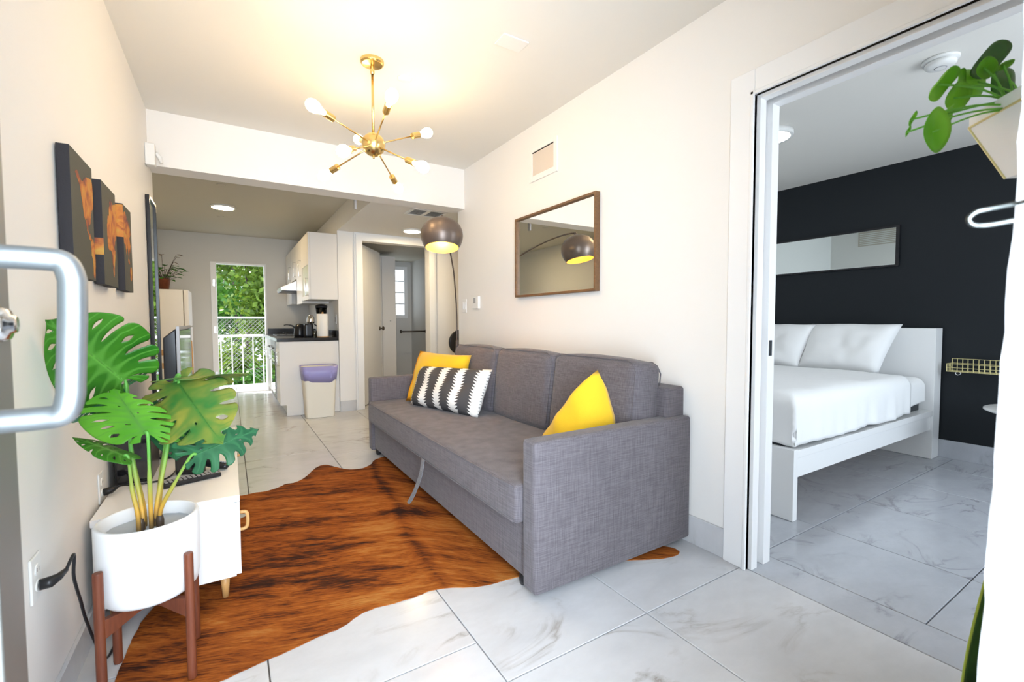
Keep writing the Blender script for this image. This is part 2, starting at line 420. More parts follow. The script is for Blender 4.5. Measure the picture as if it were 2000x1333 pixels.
# doorway to the bedroom: casing, jamb, sliding track
bm = NB(); box(bm, WX1-.022, 1.135, 0, WX1, 1.245, 2.195); box(bm, WX1-.022, .1, 2.085, WX1, 1.135, 2.195)
box(bm, WX1-.030, 1.135, 0, WX1, 1.150, 2.10); box(bm, WX1-.030, .1, 2.085, WX1, 1.150, 2.10)
struct('trim_1', bm, TRIM, bev=.003)
bm = NB(); box(bm, WX1, 1.12, 0, WX1+.045, 1.22, 2.12); box(bm, WX1+.095, 1.12, 0, WX1+.150, 1.22, 2.12)
box(bm, WX1+.045, 1.165, 0, WX1+.095, 1.22, 2.12)
box(bm, WX1, .1, 2.07, WX1+.045, 1.12, 2.13); box(bm, WX1+.095, .1, 2.07, WX1+.15, 1.12, 2.13)
dr = struct('trim_2', bm, TRIM, bev=.002)
struct('sliding_track', B(WX1+.048, .1, 2.105, WX1+.092, 1.16, 2.12), DARKMET, dr)
struct('strike_plate', B(WX1+.100, 1.1175, .96, WX1+.125, 1.1195, 1.03), CHROME, dr)
bm = NB(); box(bm, 2.1, 1.135, 0, 2.12, 1.235, 2.19); box(bm, 2.1, -.0, 2.09, 2.12, 1.235, 2.19); struct('trim_3', bm, TRIM, bev=.003)
# pocket door leaf inside the wall (its edge shows in the slot)
d1 = struct('door_1', B(WX1+.052, 1.150, .012, WX1+.088, 1.164, 2.09), TRIM)
struct('edge_pull', B(WX1+.060, 1.1485, 1.0, WX1+.08, 1.150, 1.09), CHROME, d1)

# bathroom door casing + open leaf
bm = NB()
for a, b in ((1.345, 1.445), (2.335, 2.435)):
    box(bm, a, 5.875, 0, b, 5.9, 2.235)
    box(bm, a+.02 if a < 2 else a+.0, 5.866, 0, b if a < 2 else b-.02, 5.88, 2.215)
box(bm, 1.445, 5.875, 2.135, 2.335, 5.9, 2.235)
box(bm, 1.425, 5.9, 0, 1.445, 6.04, 2.14); box(bm, 2.335, 5.9, 0, 2.355, 6.04, 2.14)
struct('trim_4', bm, TRIM, bev=.003)
a = math.atan2(.61, .40); M = Matrix.Translation((1.447, 6.03, 0)) @ Matrix.Rotation(a, 4, 'Z')
d2 = struct('door_2', box(NB(), 0, -.018, .012, .78, .018, 2.12, M=M), TRIM, org=(1.447, 6.03, 0), bev=.002)
for k, z in enumerate((.25, 1.05, 1.88)):
    struct('hinge', box(NB(), -.012, -.026, z-.045, .012, -.016, z+.045, M=M), GREYPL, d2)
bm = NB(); lathe(bm, [(.028, 0), (.028, .008), (.012, .012), (.011, .035), (.027, .042), (.030, .055), (.022, .066), (0, .068)], (0, 0, 0), 20, M=Matrix.Rotation(PI/2, 3, 'X'))
for v in bm.verts: v.co = M @ (v.co + Vector((.72, -.018, 1.02)))
struct('door_knob', bm, STEELDARK, d2, smooth=True)

# balcony door frame and white open leaf edge
bm = NB(); box(bm, -.225, 8.34, 0, -.150, 8.50, 2.045); box(bm, .500, 8.34, 0, .525, 8.50, 2.045); box(bm, -.150, 8.34, 2.02, .5, 8.5, 2.045); box(bm, -.15, 8.34, 0, .5, 8.5, .02)
d3 = struct('door_3', bm, TRIM, bev=.003)
for z in (.3, 1.0, 1.72): struct('hinge', B(-.195, 8.333, z-.05, -.17, 8.341, z+.05), CHROME, d3)

# bathroom window: narrow lights one above the other
bm = NB(); box(bm, 2.36, 8.33, 1.18, 2.42, 8.36, 2.14); box(bm, 2.80, 8.31, 1.18, 2.86, 8.36, 2.14); box(bm, 2.42, 8.33, 2.08, 2.8, 8.36, 2.14); box(bm, 2.42, 8.33, 1.18, 2.8, 8.36, 1.24)
for z in (1.45, 1.66, 1.87): box(bm, 2.42, 8.335, z-.012, 2.8, 8.355, z+.012)
w1 = struct('window_1', bm, TRIM)
struct('pane', B(2.42, 8.347, 1.24, 2.8, 8.352, 2.08), mat('bright_frosted_pane', (.9, .95, 1), .5, emit=(.85, .94, 1), es=1.6), w1)

# bedroom window frame (behind the viewer's right)
bm = NB()
for x in (2.3, 3.30, 4.30): box(bm, x, -1.25, .6, x+.05, -1.20, 2.15)
for z in (.6, 1.37, 2.10): box(bm, 2.3, -1.25, z, 4.35, -1.20, z+.05)
struct('window_2', bm, TRIM)

# marble baseboards
def base(name, x0, y0, x1, y1, h=.14, m=MARBLE):
    return struct(name, B(x0, y0, 0, x1, y1, h), m, bev=.002)
base('baseboard_left', WX0, .1, WX0+.012, 4.20, .105)
base('baseboard_right', WX1-.012, 1.247, WX1, 4.15)
base('baseboard_bedroom', 4.905, -1.15, 4.92, 3.3, .145, MARBLE2)
base('baseboard_hall', 1.152, 5.876, 1.343, 5.888, .13)
base('baseboard_hall_right', 2.437, 5.886, 3.9, 5.898, .13)
base('baseboard_kitchen', -1.15, 8.348, -.23, 8.36, .10)
struct('trim_door_sill', B(-.34, -.3, -.01, .565, .0, .006), ALU)

# outside
struct('balcony_slab', B(-3, 8.52, -.14, 5, 9.35, -.02), GROUT)
struct('ground', B(-30, 9.4, -3.2, 30, 45, -3.0), mat('garden_ground', (.07, .09, .04), .95, bump=1, bscale=6))
struct('patio', B(-8, -9, -.12, 9, -.31, -.03), mat('patio_paving', (.55, .53, .5), .8, bump=.3, bscale=8))

# ================================================================== SOFA
sofa = thing('sofa', 'grey woven three-seat sofa bed with square arms along the white wall', 'sofa', (1.45, 2.68, 0))
SX0, SX1, SY0, SY1 = 0.995, 1.942, 1.430, 3.93
link('armrest', softbox(SX0, SY0, .03, SX1, SY0+.095, .645, .016, .003), SOFA, sofa, smooth=True)
link('armrest', softbox(SX0, SY1-.095, .03, SX1, SY1, .645, .016, .003), SOFA, sofa, smooth=True)
link('backrest', softbox(1.80, SY0+.04, .10, SX1, SY1-.04, .79, .018, .003), SOFA, sofa, smooth=True)
link('base', B(SX0+.022, SY0+.097, .05, 1.80, SY1-.097, .285), SOFA, sofa, bev=.01)
seat = link('seat_cushion', softbox(SX0-.03, SY0+.099, .288, 1.80, SY1-.099, .452, .022, .006, nseg=14), SOFA, sofa, smooth=True)
bm = NB()
for z in (.443, .297):
    tube(bm, smooth_path([(SX0-.028, SY0+.12, z), (SX0-.0315, 2.2, z), (SX0-.0315, 3.2, z), (SX0-.028, SY1-.12, z)], 6), .003, 6)
link('piping', bm, SOFA, seat, smooth=True)
def back_cushion(y0, y1, x0, h, tilt, seed, dz=0):
    M = Matrix.Translation((x0, 0, .452)) @ Matrix.Rotation(math.radians(tilt), 4, 'Y')
    bm = softbox(0, y0, 0.002, .20, y1, h, .045, .022, nseg=14, M=M, wr=.004, seed=seed)
    c = link('back_cushion', bm, SOFA, sofa, smooth=True)
    bm = NB()
    for xx in (.012, .19):
        pts = [(xx, y0+.004, .05), (xx, y0+.004, h-.05), (xx, y0+.03, h-.012), (xx, y0+.06, h+.002), (xx, y1-.06, h+.002), (xx, y1-.03, h-.012), (xx, y1-.004, h-.05), (xx, y1-.004, .05)]
        tube(bm, [M @ Vector(p) for p in pts], .0035, 6)
    link('piping', bm, SOFA, c, smooth=True)
back_cushion(1.535, 2.185, 1.60, .475, 7, 3)
back_cushion(2.195, 2.850, 1.59, .475, 7, 8)
back_cushion(2.860, 3.56, 1.58, .475, 7, 5)
bm = NB()
pts = smooth_path([(.955, 2.54, .300), (.945, 2.56, .20), (.925, 2.60, .10), (.905, 2.63, .035), (.895, 2.64, .015)], 6)
vs = []
for p in pts:
    k = len(vs) / len(pts); w = .022 * (1 if k < .8 else 1 - (k-.8)*2.2)
    vs.append([bm.verts.new(p + Vector((dx, s*w, 0))) for dx in (0, .004) for s in (-1, 1)])
for a, b in zip(vs, vs[1:]):
    for q in ((0, 1), (1, 3), (3, 2), (2, 0)): bm.faces.new((a[q[0]], a[q[1]], b[q[1]], b[q[0]]))
bm.faces.new((vs[0][0], vs[0][1], vs[0][3], vs[0][2])); bm.faces.new((vs[-1][0], vs[-1][2], vs[-1][3], vs[-1][1]))
s_ = link('pull_strap', bm, STRAP, sofa, smooth=False); s_['label'] = 'pale grey webbing pull strap'
for x, y in ((SX0+.045, SY0+.14), (SX0+.045, SY1-.14), (1.75, SY0+.14), (1.75, SY1-.14)):
    link('leg', lathe(NB(), [(.0, .0075), (.022, .0075), (.026, .03), (.024, .055), (0, .055)], (x, y, 0), 20), BLACKPL, sofa, smooth=True)

# throw pillows
P = link('throw_pillow', pillow((1.235, 3.66, .46), (1.49, 3.12, .46), (1.60, 3.17, .855), (1.40, 3.76, .865), .075, seed=2), [YELLOW, SIDE_ORANGE], org=(1.4, 3.4, .45), smooth=True)
for fc in P.data.polygons:
    if all(P.data.uv_layers[0].data[l].uv[0] < .12 for l in fc.loop_indices): fc.material_index = 1  # faces along one side take the orange tone
tag(P, 'yellow square pillow coloured orange along one side, standing behind the black and white striped pillow', 'pillow')
# striped lumbar pillow
STR = mat('black_white_embroidered_cotton', (.05, .05, .055), .9, bump=.5, bscale=200)
def _stripes():
    m = STR; uv = nd(m, 'ShaderNodeUVMap'); sp = nd(m, 'ShaderNodeSeparateXYZ'); lk(m, uv.outputs['UV'], sp.inputs[0])
    def mth(op, a, b=None):
        n = nd(m, 'ShaderNodeMath', operation=op)
        for k, x in enumerate((a, b)):
            if x is None: continue
            if isinstance(x, (int, float)): n.inputs[k].default_value = x
            else: lk(m, x, n.inputs[k])
        return n.outputs[0]
    su = mth('FRACT', mth('ADD', mth('MULTIPLY', sp.outputs['X'], 4.25), .415))          # stripes across the width
    dist = mth('ABSOLUTE', mth('SUBTRACT', su, .5))
    saw = mth('FRACT', mth('MULTIPLY', sp.outputs['Y'], 16.0))
    edge = mth('ADD', mth('MULTIPLY', saw, .17), .115)
    white = mth('LESS_THAN', dist, edge)
    w = nd(m, 'ShaderNodeTexWave', i_Scale=60, i_Distortion=3); w.bands_direction = 'DIAGONAL'
    lk(m, uv.outputs['UV'], w.inputs['Vector'])
    dk = ramp(m, w.outputs['Fac'], [(.2, (.035, .035, .04)), (.8, (.10, .095, .095))])
    mx = nd(m, 'ShaderNodeMixRGB'); lk(m, white, mx.inputs['Fac']); lk(m, dk.outputs['Color'], mx.inputs['Color1']); mx.inputs['Color2'].default_value = (.84, .82, .78, 1)
    lk(m, mx.outputs['Color'], bsdf(m).inputs['Base Color'])
_stripes()
P = link('lumbar_pillow', pillow((1.215, 3.50, .455), (1.43, 2.745, .455), (1.58, 2.80, .775), (1.345, 3.565, .755), .085, n=24, pinch=.05, seed=4), STR, org=(1.35, 3.1, .45), smooth=True)
tag(P, 'long pillow with white zigzag stripes on charcoal, lying on the sofa seat', 'pillow')
P = link('throw_pillow', pillow((1.405, 1.955, .46), (1.37, 1.66, .46), (1.575, 1.60, .60), (1.495, 1.625, .885), .085, seed=9, pinch=-.07), YELLOW, org=(1.4, 1.7, .45), smooth=True)
tag(P, 'yellow pillow with a pointed top propped beside the near sofa arm', 'pillow')

# ================================================================== COWHIDE RUG
rp = [(-.33, 1.80), (-.24, 1.70), (-.10, 1.64), (.02, 1.655), (.075, 1.662), (.155, 1.675), (.235, 1.69), (.32, 1.70), (.385, 1.735), (.46, 1.748), (.55, 1.735), (.63, 1.737), (.69, 1.738), (.76, 1.715), (.85, 1.665), (.93, 1.645), (.985, 1.64),
      (1.10, 1.62), (1.25, 1.55), (1.42, 1.53), (1.58, 1.46), (1.70, 1.40), (1.79, 1.385), (1.825, 1.41), (1.80, 1.47), (1.65, 1.58), (1.52, 1.75), (1.46, 2.1), (1.42, 2.6), (1.45, 3.1), (1.38, 3.45), (1.22, 3.62), (1.08, 3.70),
      (1.0, 3.68), (.955, 3.64), (.92, 3.57), (.88, 3.53), (.84, 3.50), (.80, 3.505), (.75, 3.52), (.70, 3.58), (.65, 3.68), (.62, 3.735), (.585, 3.745), (.54, 3.71), (.50, 3.64), (.455, 3.55), (.40, 3.47), (.35, 3.435), (.30, 3.44), (.26, 3.40), (.18, 3.36), (.12, 3.37), (.06, 3.36), (.02, 3.37),
      (-.10, 3.44), (-.20, 3.40), (-.24, 3.28), (-.16, 3.16), (-.04, 3.10), (.03, 3.05), (.075, 3.02), (.03, 2.97), (-.10, 2.9), (-.2, 2.6), (-.24, 2.35), (-.30, 2.15), (-.315, 2.05), (-.325, 1.95)]
RUGC = Vector((.62, 2.6, 0))
FUR = mat('brindled_cowhide', (.3, .1, .03), .8, spec=.12)
def _fur():
    m = FUR; tc = nd(m, 'ShaderNodeTexCoord'); sp = nd(m, 'ShaderNodeSeparateXYZ'); lk(m, tc.outputs['Object'], sp.inputs[0])
    # hair lies in a chevron away from the backbone
    def mth(op, a, b=None, c=None):
        n = nd(m, 'ShaderNodeMath', operation=op)
        for k, x in enumerate((a, b, c)):
            if x is None: continue
            if isinstance(x, (int, float)): n.inputs[k].default_value = x
            else: lk(m, x, n.inputs[k])
        return n.outputs[0]
    n0 = nd(m, 'ShaderNodeTexNoise', i_Scale=1.7, i_Detail=2); lk(m, tc.outputs['Object'], n0.inputs['Vector'])
    dx = mth('ADD', mth('ADD', sp.outputs['X'], mth('MULTIPLY', sp.outputs['Y'], -.10)), mth('MULTIPLY_ADD', n0.outputs['Fac'], .16, -.08 - .22))
    sh_ = mth('ADD', mth('MULTIPLY', mth('MAXIMUM', dx, 0.0), .95), mth('MULTIPLY', mth('MINIMUM', dx, 0.0), .33))
    cb = nd(m, 'ShaderNodeCombineXYZ'); lk(m, sp.outputs['X'], cb.inputs[0]); lk(m, mth('ADD', sp.outputs['Y'], sh_), cb.inputs[1])
    vv = nd(m, 'ShaderNodeVectorMath', operation='SCALE'); vv.inputs['Scale'].default_value = .12; lk(m, n0.outputs['Color'], vv.inputs[0])
    ad = nd(m, 'ShaderNodeVectorMath', operation='ADD'); lk(m, cb.outputs[0], ad.inputs[0]); lk(m, vv.outputs[0], ad.inputs[1])
    spine = ramp(m, mth('ABSOLUTE', dx), [(0, (.07, .07, .07)), (.05, (0, 0, 0))])
    mp = nd(m, 'ShaderNodeMapping'); mp.inputs['Rotation'].default_value = (0, 0, 0); mp.inputs['Scale'].default_value = (.13, 1, 1); lk(m, ad.outputs[0], mp.inputs[0])
    n1 = nd(m, 'ShaderNodeTexNoise', i_Scale=120, i_Detail=5, i_Roughness=.6); lk(m, mp.outputs[0], n1.inputs['Vector'])
    mp2 = nd(m, 'ShaderNodeMapping'); mp2.inputs['Scale'].default_value = (.4, 1, 1); lk(m, ad.outputs[0], mp2.inputs[0])
    mp3 = nd(m, 'ShaderNodeMapping'); mp3.inputs['Scale'].default_value = (.22, 1, 1); lk(m, ad.outputs[0], mp3.inputs[0])
    n4 = nd(m, 'ShaderNodeTexNoise', i_Scale=17, i_Detail=5, i_Roughness=.65); lk(m, mp3.outputs[0], n4.inputs['Vector'])
    n2 = nd(m, 'ShaderNodeTexNoise', i_Scale=4.2, i_Detail=4); lk(m, mp2.outputs[0], n2.inputs['Vector'])
    a = nd(m, 'ShaderNodeMath', operation='MULTIPLY'); lk(m, n1.outputs['Fac'], a.inputs[0]); a.inputs[1].default_value = .28; a2 = nd(m, 'ShaderNodeMath', operation='MULTIPLY_ADD'); lk(m, n4.outputs['Fac'], a2.inputs[0]); a2.inputs[1].default_value = .36; lk(m, a.outputs[0], a2.inputs[2])
    b = nd(m, 'ShaderNodeMath', operation='MULTIPLY_ADD'); lk(m, n2.outputs['Fac'], b.inputs[0]); b.inputs[1].default_value = .36; lk(m, a2.outputs[0], b.inputs[2])
    b2 = nd(m, 'ShaderNodeMath', operation='SUBTRACT'); lk(m, b.outputs[0], b2.inputs[0]); lk(m, spine.outputs['Color'], b2.inputs[1])
    c = ramp(m, b2.outputs[0], [(.40, (.030, .012, .008)), (.44, (.095, .026, .008)), (.48, (.22, .056, .010)), (.54, (.34, .100, .016)), (.63, (.45, .19, .045))])
    lk(m, c.outputs['Color'], bsdf(m).inputs['Base Color'])
    bp = nd(m, 'ShaderNodeBump'); bp.inputs['Strength'].default_value = .8; bp.inputs['Distance'].default_value = .004
    lk(m, n1.outputs['Fac'], bp.inputs['Height']); lk(m, bp.outputs['Normal'], bsdf(m).inputs['Normal'])
_fur()
def rug():
    pts = [Vector((x, y, 0)) for x, y in rp]
    L = smooth_path(pts + [pts[0]], 4)[:-1]
    bm = NB()
    out = []
    rnd = random.Random(3)
    for k, p in enumerate(L):
        q = p.copy(); q.x += rnd.uniform(-.002, .002); q.y += rnd.uniform(-.002, .002); out.append(q)
    n = len(out); ring0 = [bm.verts.new((p.x, p.y, .0006)) for p in out]
    ring1 = [bm.verts.new((p.x, p.y, .0035)) for p in out]
    for k in range(n): bm.faces.new((ring0[k], ring0[(k+1) % n], ring1[(k+1) % n], ring1[k]))
    fc = bm.faces.new(ring1); bm.faces.new(ring0[::-1])
    fc.normal_update()
    bmesh.ops.triangulate(bm, faces=[fc])
    return bm
o = link('cowhide_rug', rug(), FUR, org=(.6, 2.6, 0))
tag(o, 'reddish brown brindled cowhide rug with wavy edge on the marble floor', 'rug')

# ================================================================== TV STAND AND WHAT STANDS ON IT
ts = thing('tv_stand', 'low white media cabinet with short oak legs against the left wall', 'cabinet', (-.2, 2.77, 0))
TY0, TY1 = 2.085, 3.45
link('body', B(-.425, TY0, .105, .0, TY1, .405), WHITE, ts, bev=.002)
link('top', B(-.428, TY0-.004, .406, .018, TY1+.004, .432), WHITE, ts, bev=.002)
for k in range(2):
    y0 = TY0+.004+k*.68; dd = link('door', B(.0, y0, .110, .017, y0+.675, .402), WHITE, ts, bev=.0015)
    h = NB(); yy = y0 + (.07 if k == 0 else .60)
    tube(h, smooth_path([(.017, yy, .335), (.040, yy, .33), (.045, yy, .30), (.040, yy, .268), (.017, yy, .262)], 5), .007, 10)
    h2 = link('handle', h, OAK, dd, smooth=True)
for x, y in ((-.02-.02, TY0+.06), (-.38, TY0+.06), (-.04, TY1-.06), (-.38, TY1-.06)):
    link('leg', lathe(NB(), [(0, .0015 if x < -.3 and y > 3 else .004), (.011, .004), (.019, .105), (0, .105)], (x, y, 0), 20), OAK, ts, smooth=True)
# television
tv = thing('television', 'flat black television standing on the white media cabinet, screen towards the sofa', 'television', (-.22, 3.0, .432))
link('screen', B(-.209, 2.695, .565, -.2045, 3.445, 1.078), SCREEN, tv)
bm = NB(); X0, X1 = -.217, -.203
box(bm, X0, 2.68, .55, X1, 2.698, 1.10); box(bm, X0, 3.442, .55, X1, 3.46, 1.10); box(bm, X0, 2.698, 1.082, X1, 3.442, 1.10); box(bm, X0, 2.698, .55, X1, 3.442, .572)
b = link('bezel', bm, GREYPL, tv, bev=.002); b['label'] = 'silver grey rim'
bm = prism(NB(), [(X0, .56), (X0, 1.09), (-.268, 1.045), (-.270, .64), (-.255, .56)], 1, 2.69, 3.45)
for v in bm.verts: pass
for i in range(len(bm.verts)): pass
link('rear_housing', bm, BLACKPL, tv, bev=.006)
bm = NB(); box(bm, -.26, 2.99, .44, -.22, 3.11, .60); box(bm, -.32, 2.83, .433, -.12, 3.31, .445); link('foot', bm, BLACKPL, tv, bev=.004)
# speaker-like set top boxes
def blackbox(name, label, cat, x0, y0, x1, y1, h, rz=0):
    t = thing(name, label, cat, ((x0+x1)/2, (y0+y1)/2, .433))
    link('body', B(x0, y0, .433, x1, y1, .433+h), BLACKPL, t, bev=.006)
    link('front_panel', B(x0+.01, y0-.004, .445, x1-.01, y0-.0005, .433+h-.012), SCREEN, t, bev=.001); return t
blackbox('subwoofer', 'black upright box speaker against the wall on the media cabinet', 'speaker', -.425, 2.47, -.30, 2.72, .245)
ph = thing('cordless_phone_base', 'small upright black unit behind the remote control on the media cabinet', 'phone', (-.13, 2.52, .433))
M = Matrix.Translation((-.165, 2.50, .433)) @ Matrix.Rotation(-.35, 4, 'Z')
link('body', box(NB(), -.055, -.02, .0, .055, .02, .15, M=M), BLACKPL, ph, bev=.006)
link('front_panel', box(NB(), -.047, -.0235, .02, .047, -.0202, .14, M=M), SCREEN, ph, bev=.001)
# keyed unit (keyboard-like remote) and curved remote
kb = thing('keypad', 'flat black keypad with small white keys at the front of the media cabinet', 'keyboard', (-.16, 2.36, .433))
M = Matrix.Translation((-.155, 2.375, .434)) @ Matrix.Rotation(.30, 4, 'Z')
link('body', box(NB(), -.105, -.03, 0, .105, .03, .018, M=M), BLACKPL, kb, bev=.004)
bm = NB()
for i in range(12):
    for j in range(3): box(bm, -.097+i*.0165, -.022+j*.016, .0182, -.086+i*.0165, -.011+j*.016, .0205, M=M)
k_ = link('keys', bm, GREYPL, kb, bev=.0006); k_['label'] = 'pale grey keys'
rc = thing('remote_control', 'glossy black curved remote lying behind the keypad', 'remote', (-.06, 2.50, .433))
bm = NB()
pts = smooth_path([(-.14, 2.56, .475), (-.10, 2.53, .470), (-.06, 2.50, .458), (-.02, 2.475, .450)], 5); n = len(pts)
tube(bm, pts, [.012 + .010*math.sin(PI*k/(n-1))**.5 if 0 < k < n-1 else .006 for k in range(n)], 14)
for v in bm.verts: v.co.z = .434 + (v.co.z-.434)*.8 if v.co.z > .434 else .434
link('body', bm, BLACKPL, rc, smooth=True)
bm = NB()
for k, p in enumerate(pts[3:-2]): lathe(bm, [(0, .0), (.005, 0), (.005, .003), (0, .004)], p + Vector((0, 0, .013)), 10)
link('buttons', bm, GREYPL, rc)
# wall plate with plug behind the speaker
def outlet(label, y, z, hw=.035, hh=.058, double=True):
    t = thing('wall_outlet', label, 'outlet', (WX0, y, z))
    link('cover_plate', B(WX0, y-hw, z-hh, WX0+.006, y+hw, z+hh), WHITEPL, t, bev=.002)
    for s in (-1, 1):
        bm = prism(NB(), [(y+.016*math.cos(a)*1.0, z+s*.021+.015*math.sin(a)) for a in (2*PI*k/16 for k in range(16))], 0, WX0+.006, WX0+.0085)
        rcp = link('receptacle', bm, WHITEPL, t)
        bm = NB()
        for d in (-.006, .006): box(bm, WX0+.0085, y+d-.001, z+s*.021-.004, WX0+.0088, y+d+.001, z+s*.021+.006)
        link('slot', bm, BLACKPL, rcp)
    return t
outlet('white wall outlet with a plug in it, low on the wall by the planter', 1.625, .46)
outlet('white wall plate just behind the black speaker at cabinet height', 2.335, .475)
pc = thing('power_cord', 'black plug and cord hanging from the outlet to the floor behind the planter', 'cord', (WX0+.03, 1.64, .43))
bm = NB(); tube(bm, [(WX0+.0095, 1.627, .438), (WX0+.028, 1.632, .438), (WX0+.042, 1.645, .442), (WX0+.052, 1.665, .448)], [.014, .015, .010, .006], 12)
link('plug', bm, BLACKPL, pc, smooth=True)
bm = NB(); tube(bm, smooth_path([(WX0+.052, 1.665, .448), (WX0+.058, 1.70, .470), (WX0+.055, 1.725, .455), (WX0+.05, 1.735, .40), (WX0+.05, 1.76, .345), (WX0+.048, 1.80, .29), (WX0+.05, 1.83, .22), (WX0+.06, 1.87, .12), (WX0+.07, 1.93, .02), (WX0+.08, 2.02, .006), (WX0+.07, 2.3, .006)], 6), .0042, 8)
link('cable', bm, BLACKPL, pc, smooth=True)
pc = thing('power_cord', 'black plug and cable between the wall plate and the speaker', 'cord', (WX0+.03, 2.35, .46))
bm = NB(); tube(bm, [(WX0+.0095, 2.337, .453), (WX0+.03, 2.345, .455), (WX0+.045, 2.36, .458)], [.014, .014, .007], 10)
link('plug', bm, BLACKPL, pc, smooth=True)
bm = NB(); tube(bm, smooth_path([(WX0+.045, 2.36, .458), (WX0+.06, 2.40, .452), (WX0+.10, 2.43, .438), (-.25, 2.46, .437), (-.22, 2.62, .437), (-.2, 2.80, .437)], 6), .0035, 8)
link('cable', bm, BLACKPL, pc, smooth=True)

# ================================================================== PLANTER WITH MONSTERA
PX, PY = -.232, 1.795
ps = thing('plant_stand', 'reddish wooden four-legged stand holding the white round planter', 'plant stand', (PX, PY, 0))
LX = .1060
for sx, sy in ((-1, -1), (1, -1), (-1, 1), (1, 1)):
    link('leg', lathe(NB(), [(0, .0), (.011, .0), (.0125, .01), (.0125, .395), (.0115, .400), (0, .400)], (PX+sx*LX, PY+sy*LX+.012, .001 if (sx, sy) == (-1, 1) else .0045), 20), WALNUT, ps, smooth=False, bev=.001)
for a in (PI/4, -PI/4):
    M = Matrix.Translation((PX, PY+.012, 0)) @ Matrix.Rotation(a, 4, 'Z')
    bm = prism(NB(), [(-.142, .205), (-.142, .262), (-.05, .250), (.05, .250), (.142, .262), (.142, .205), (.05, .225), (-.05, .225)], 1, -.010, .010)
    for v in bm.verts: v.co = M @ (v.co + Vector((0, 0, .0 if a > 0 else .0005)))
    link('crossbar', bm, WALNUT, ps, bev=.002)
pot = thing('planter', 'round white ceramic planter on the wooden stand, filled with pale stone', 'planter', (PX, PY+.012, .262))
link('pot', lathe(NB(), [(0, .263), (.095, .263), (.112, .268), (.124, .282), (.130, .32), (.132, .42), (.132, .500), (.129, .507), (.124, .508), (.119, .505), (.118, .45), (.112, .30), (0, .29)], (PX, PY+.012, 0), 64), POTW, pot, smooth=True)
bm = lathe(NB(), [(0, .468), (.04, .468), (.08, .468), (.1168, .466)], (PX, PY+.012, 0), 48)
for v in bm.verts: v.co.z += noise.noise(v.co*40)*.004
s_ = link('filler', bm, SOIL, pot, smooth=True); s_['label'] = 'grey blue stone filler'

def heart(s):
    P_ = [(-.17, .10), (-.21, .28), (-.08, .44), (.14, .50), (.36, .50), (.57, .43), (.76, .30), (.91, .14), (1.0, 0)]
    x = s*(len(P_)-1); k = min(int(x), len(P_)-2); t = x-k
    a = Vector(P_[max(k-1, 0)]); b = Vector(P_[k]); c = Vector(P_[k+1]); d = Vector(P_[min(k+2, len(P_)-1)])
    return .5*((2*b)+(c-a)*t+(2*a-5*b+4*c-d)*t*t+(3*b-a-3*c+d)*t**3)
def monstera(bm, base, tip, side, wl=1.0, wr=1.0, droop=.15, cup=.12, lobes=7, cut=.30, depth=.45, seed=0, holes=True, openp=.55):
    """split leaf: base and tip of the midrib, side = vector to the right edge (length = half width / .5)"""
    base, tip, side = Vector(base), Vector(tip), Vector(side)
    ax = tip-base; N = side.cross(ax).normalized()
    if N.z < 0: N = -N
    rnd = random.Random(seed); uvl = bm.loops.layers.uv.verify()
    sl = side.length; L = ax.length
    def pos(U, V, sg):
        V2 = V*(wr if sg > 0 else wl)
        p = base + ax*U + side*(2*V2*sg)
        p += N*(-droop*L*max(0, U)**2 - cup*L*(2*V)**2 + .03*L*math.sin(U*9+seed)*V)
        return p
    for sg in (1, -1):
        bounds = [0] + [(k + rnd.uniform(-.12, .12))/lobes for k in range(1, lobes)] + [1]
        T = 20; Mc = 6
        start = [depth + rnd.uniform(-.12, .15) for _ in bounds]
        width = [cut*rnd.uniform(.6, 1.1)/lobes for _ in bounds]; ends = [1.0 if rnd.random() < openp else rnd.uniform(.72, .86) for _ in bounds]
        vcache = {}
        for j in range(lobes):
            s0, s1 = bounds[j], bounds[j+1]
            grid = []
            for a in range(T+1):
                t = a/T; row = []
                def sh(k, t):
                    if k in (0, lobes): return 0
                    if t <= start[k]: return 0
                    if ends[k] < 1:
                        return 0 if t >= ends[k] else width[k]*.62*math.sin(PI*(t-start[k])/(ends[k]-start[k]))
                    q = (t-start[k])/(1-start[k]); return width[k]*(q**.45)*(1-.35*q)
                e0 = s0 + sh(j, t); e1 = s1 - sh(j+1, t)
                for c in range(Mc+1):
                    q = c/Mc; s = e0+(e1-e0)*q
                    tt = t*(1-(.09*abs(2*q-1)**2.5*(t**3) if (ends[j] == 1 and q < .5 and j > 0) or (ends[j+1] == 1 and q > .5 and j < lobes-1) else 0)) if lobes > 1 else t
                    A = Vector((max(0, (s-.12)/.88)**1.1*.96, 0)); E = heart(s)
                    p2 = A.lerp(E, tt); p2.x += .05*math.sin(PI*tt)
                    key = None
                    if sh(j, t) == 0 and c == 0 and j > 0: key = ('b', j, a)
                    if sh(j+1, t) == 0 and c == Mc and j < lobes-1: key = ('b', j+1, a)
                    if key and key in vcache: v = vcache[key]
                    else:
                        v = bm.verts.new(pos(p2.x, p2.y, sg))
                        if key: vcache[key] = v
                    row.append((v, (tt*.5, abs(q-.5)*2*t)))
                grid.append(row)
            for a in range(T):
                for c in range(Mc):
                    # small holes near the midrib
                    if holes and 3 <= a <= 4 and c in (0,) and 1 < j < lobes-1 and rnd.random() < .12: continue
                    qv = [grid[a][c], grid[a][c+1], grid[a+1][c+1], grid[a+1][c]]
                    if len({x[0] for x in qv}) < 4: continue
                    try: fc = bm.faces.new([x[0] for x in qv])
                    except ValueError: continue
                    for lp, x in zip(fc.loops, qv): lp[uvl].uv = x[1]
    bmesh.ops.remove_doubles(bm, verts=bm.verts, dist=.0004)
    return bm
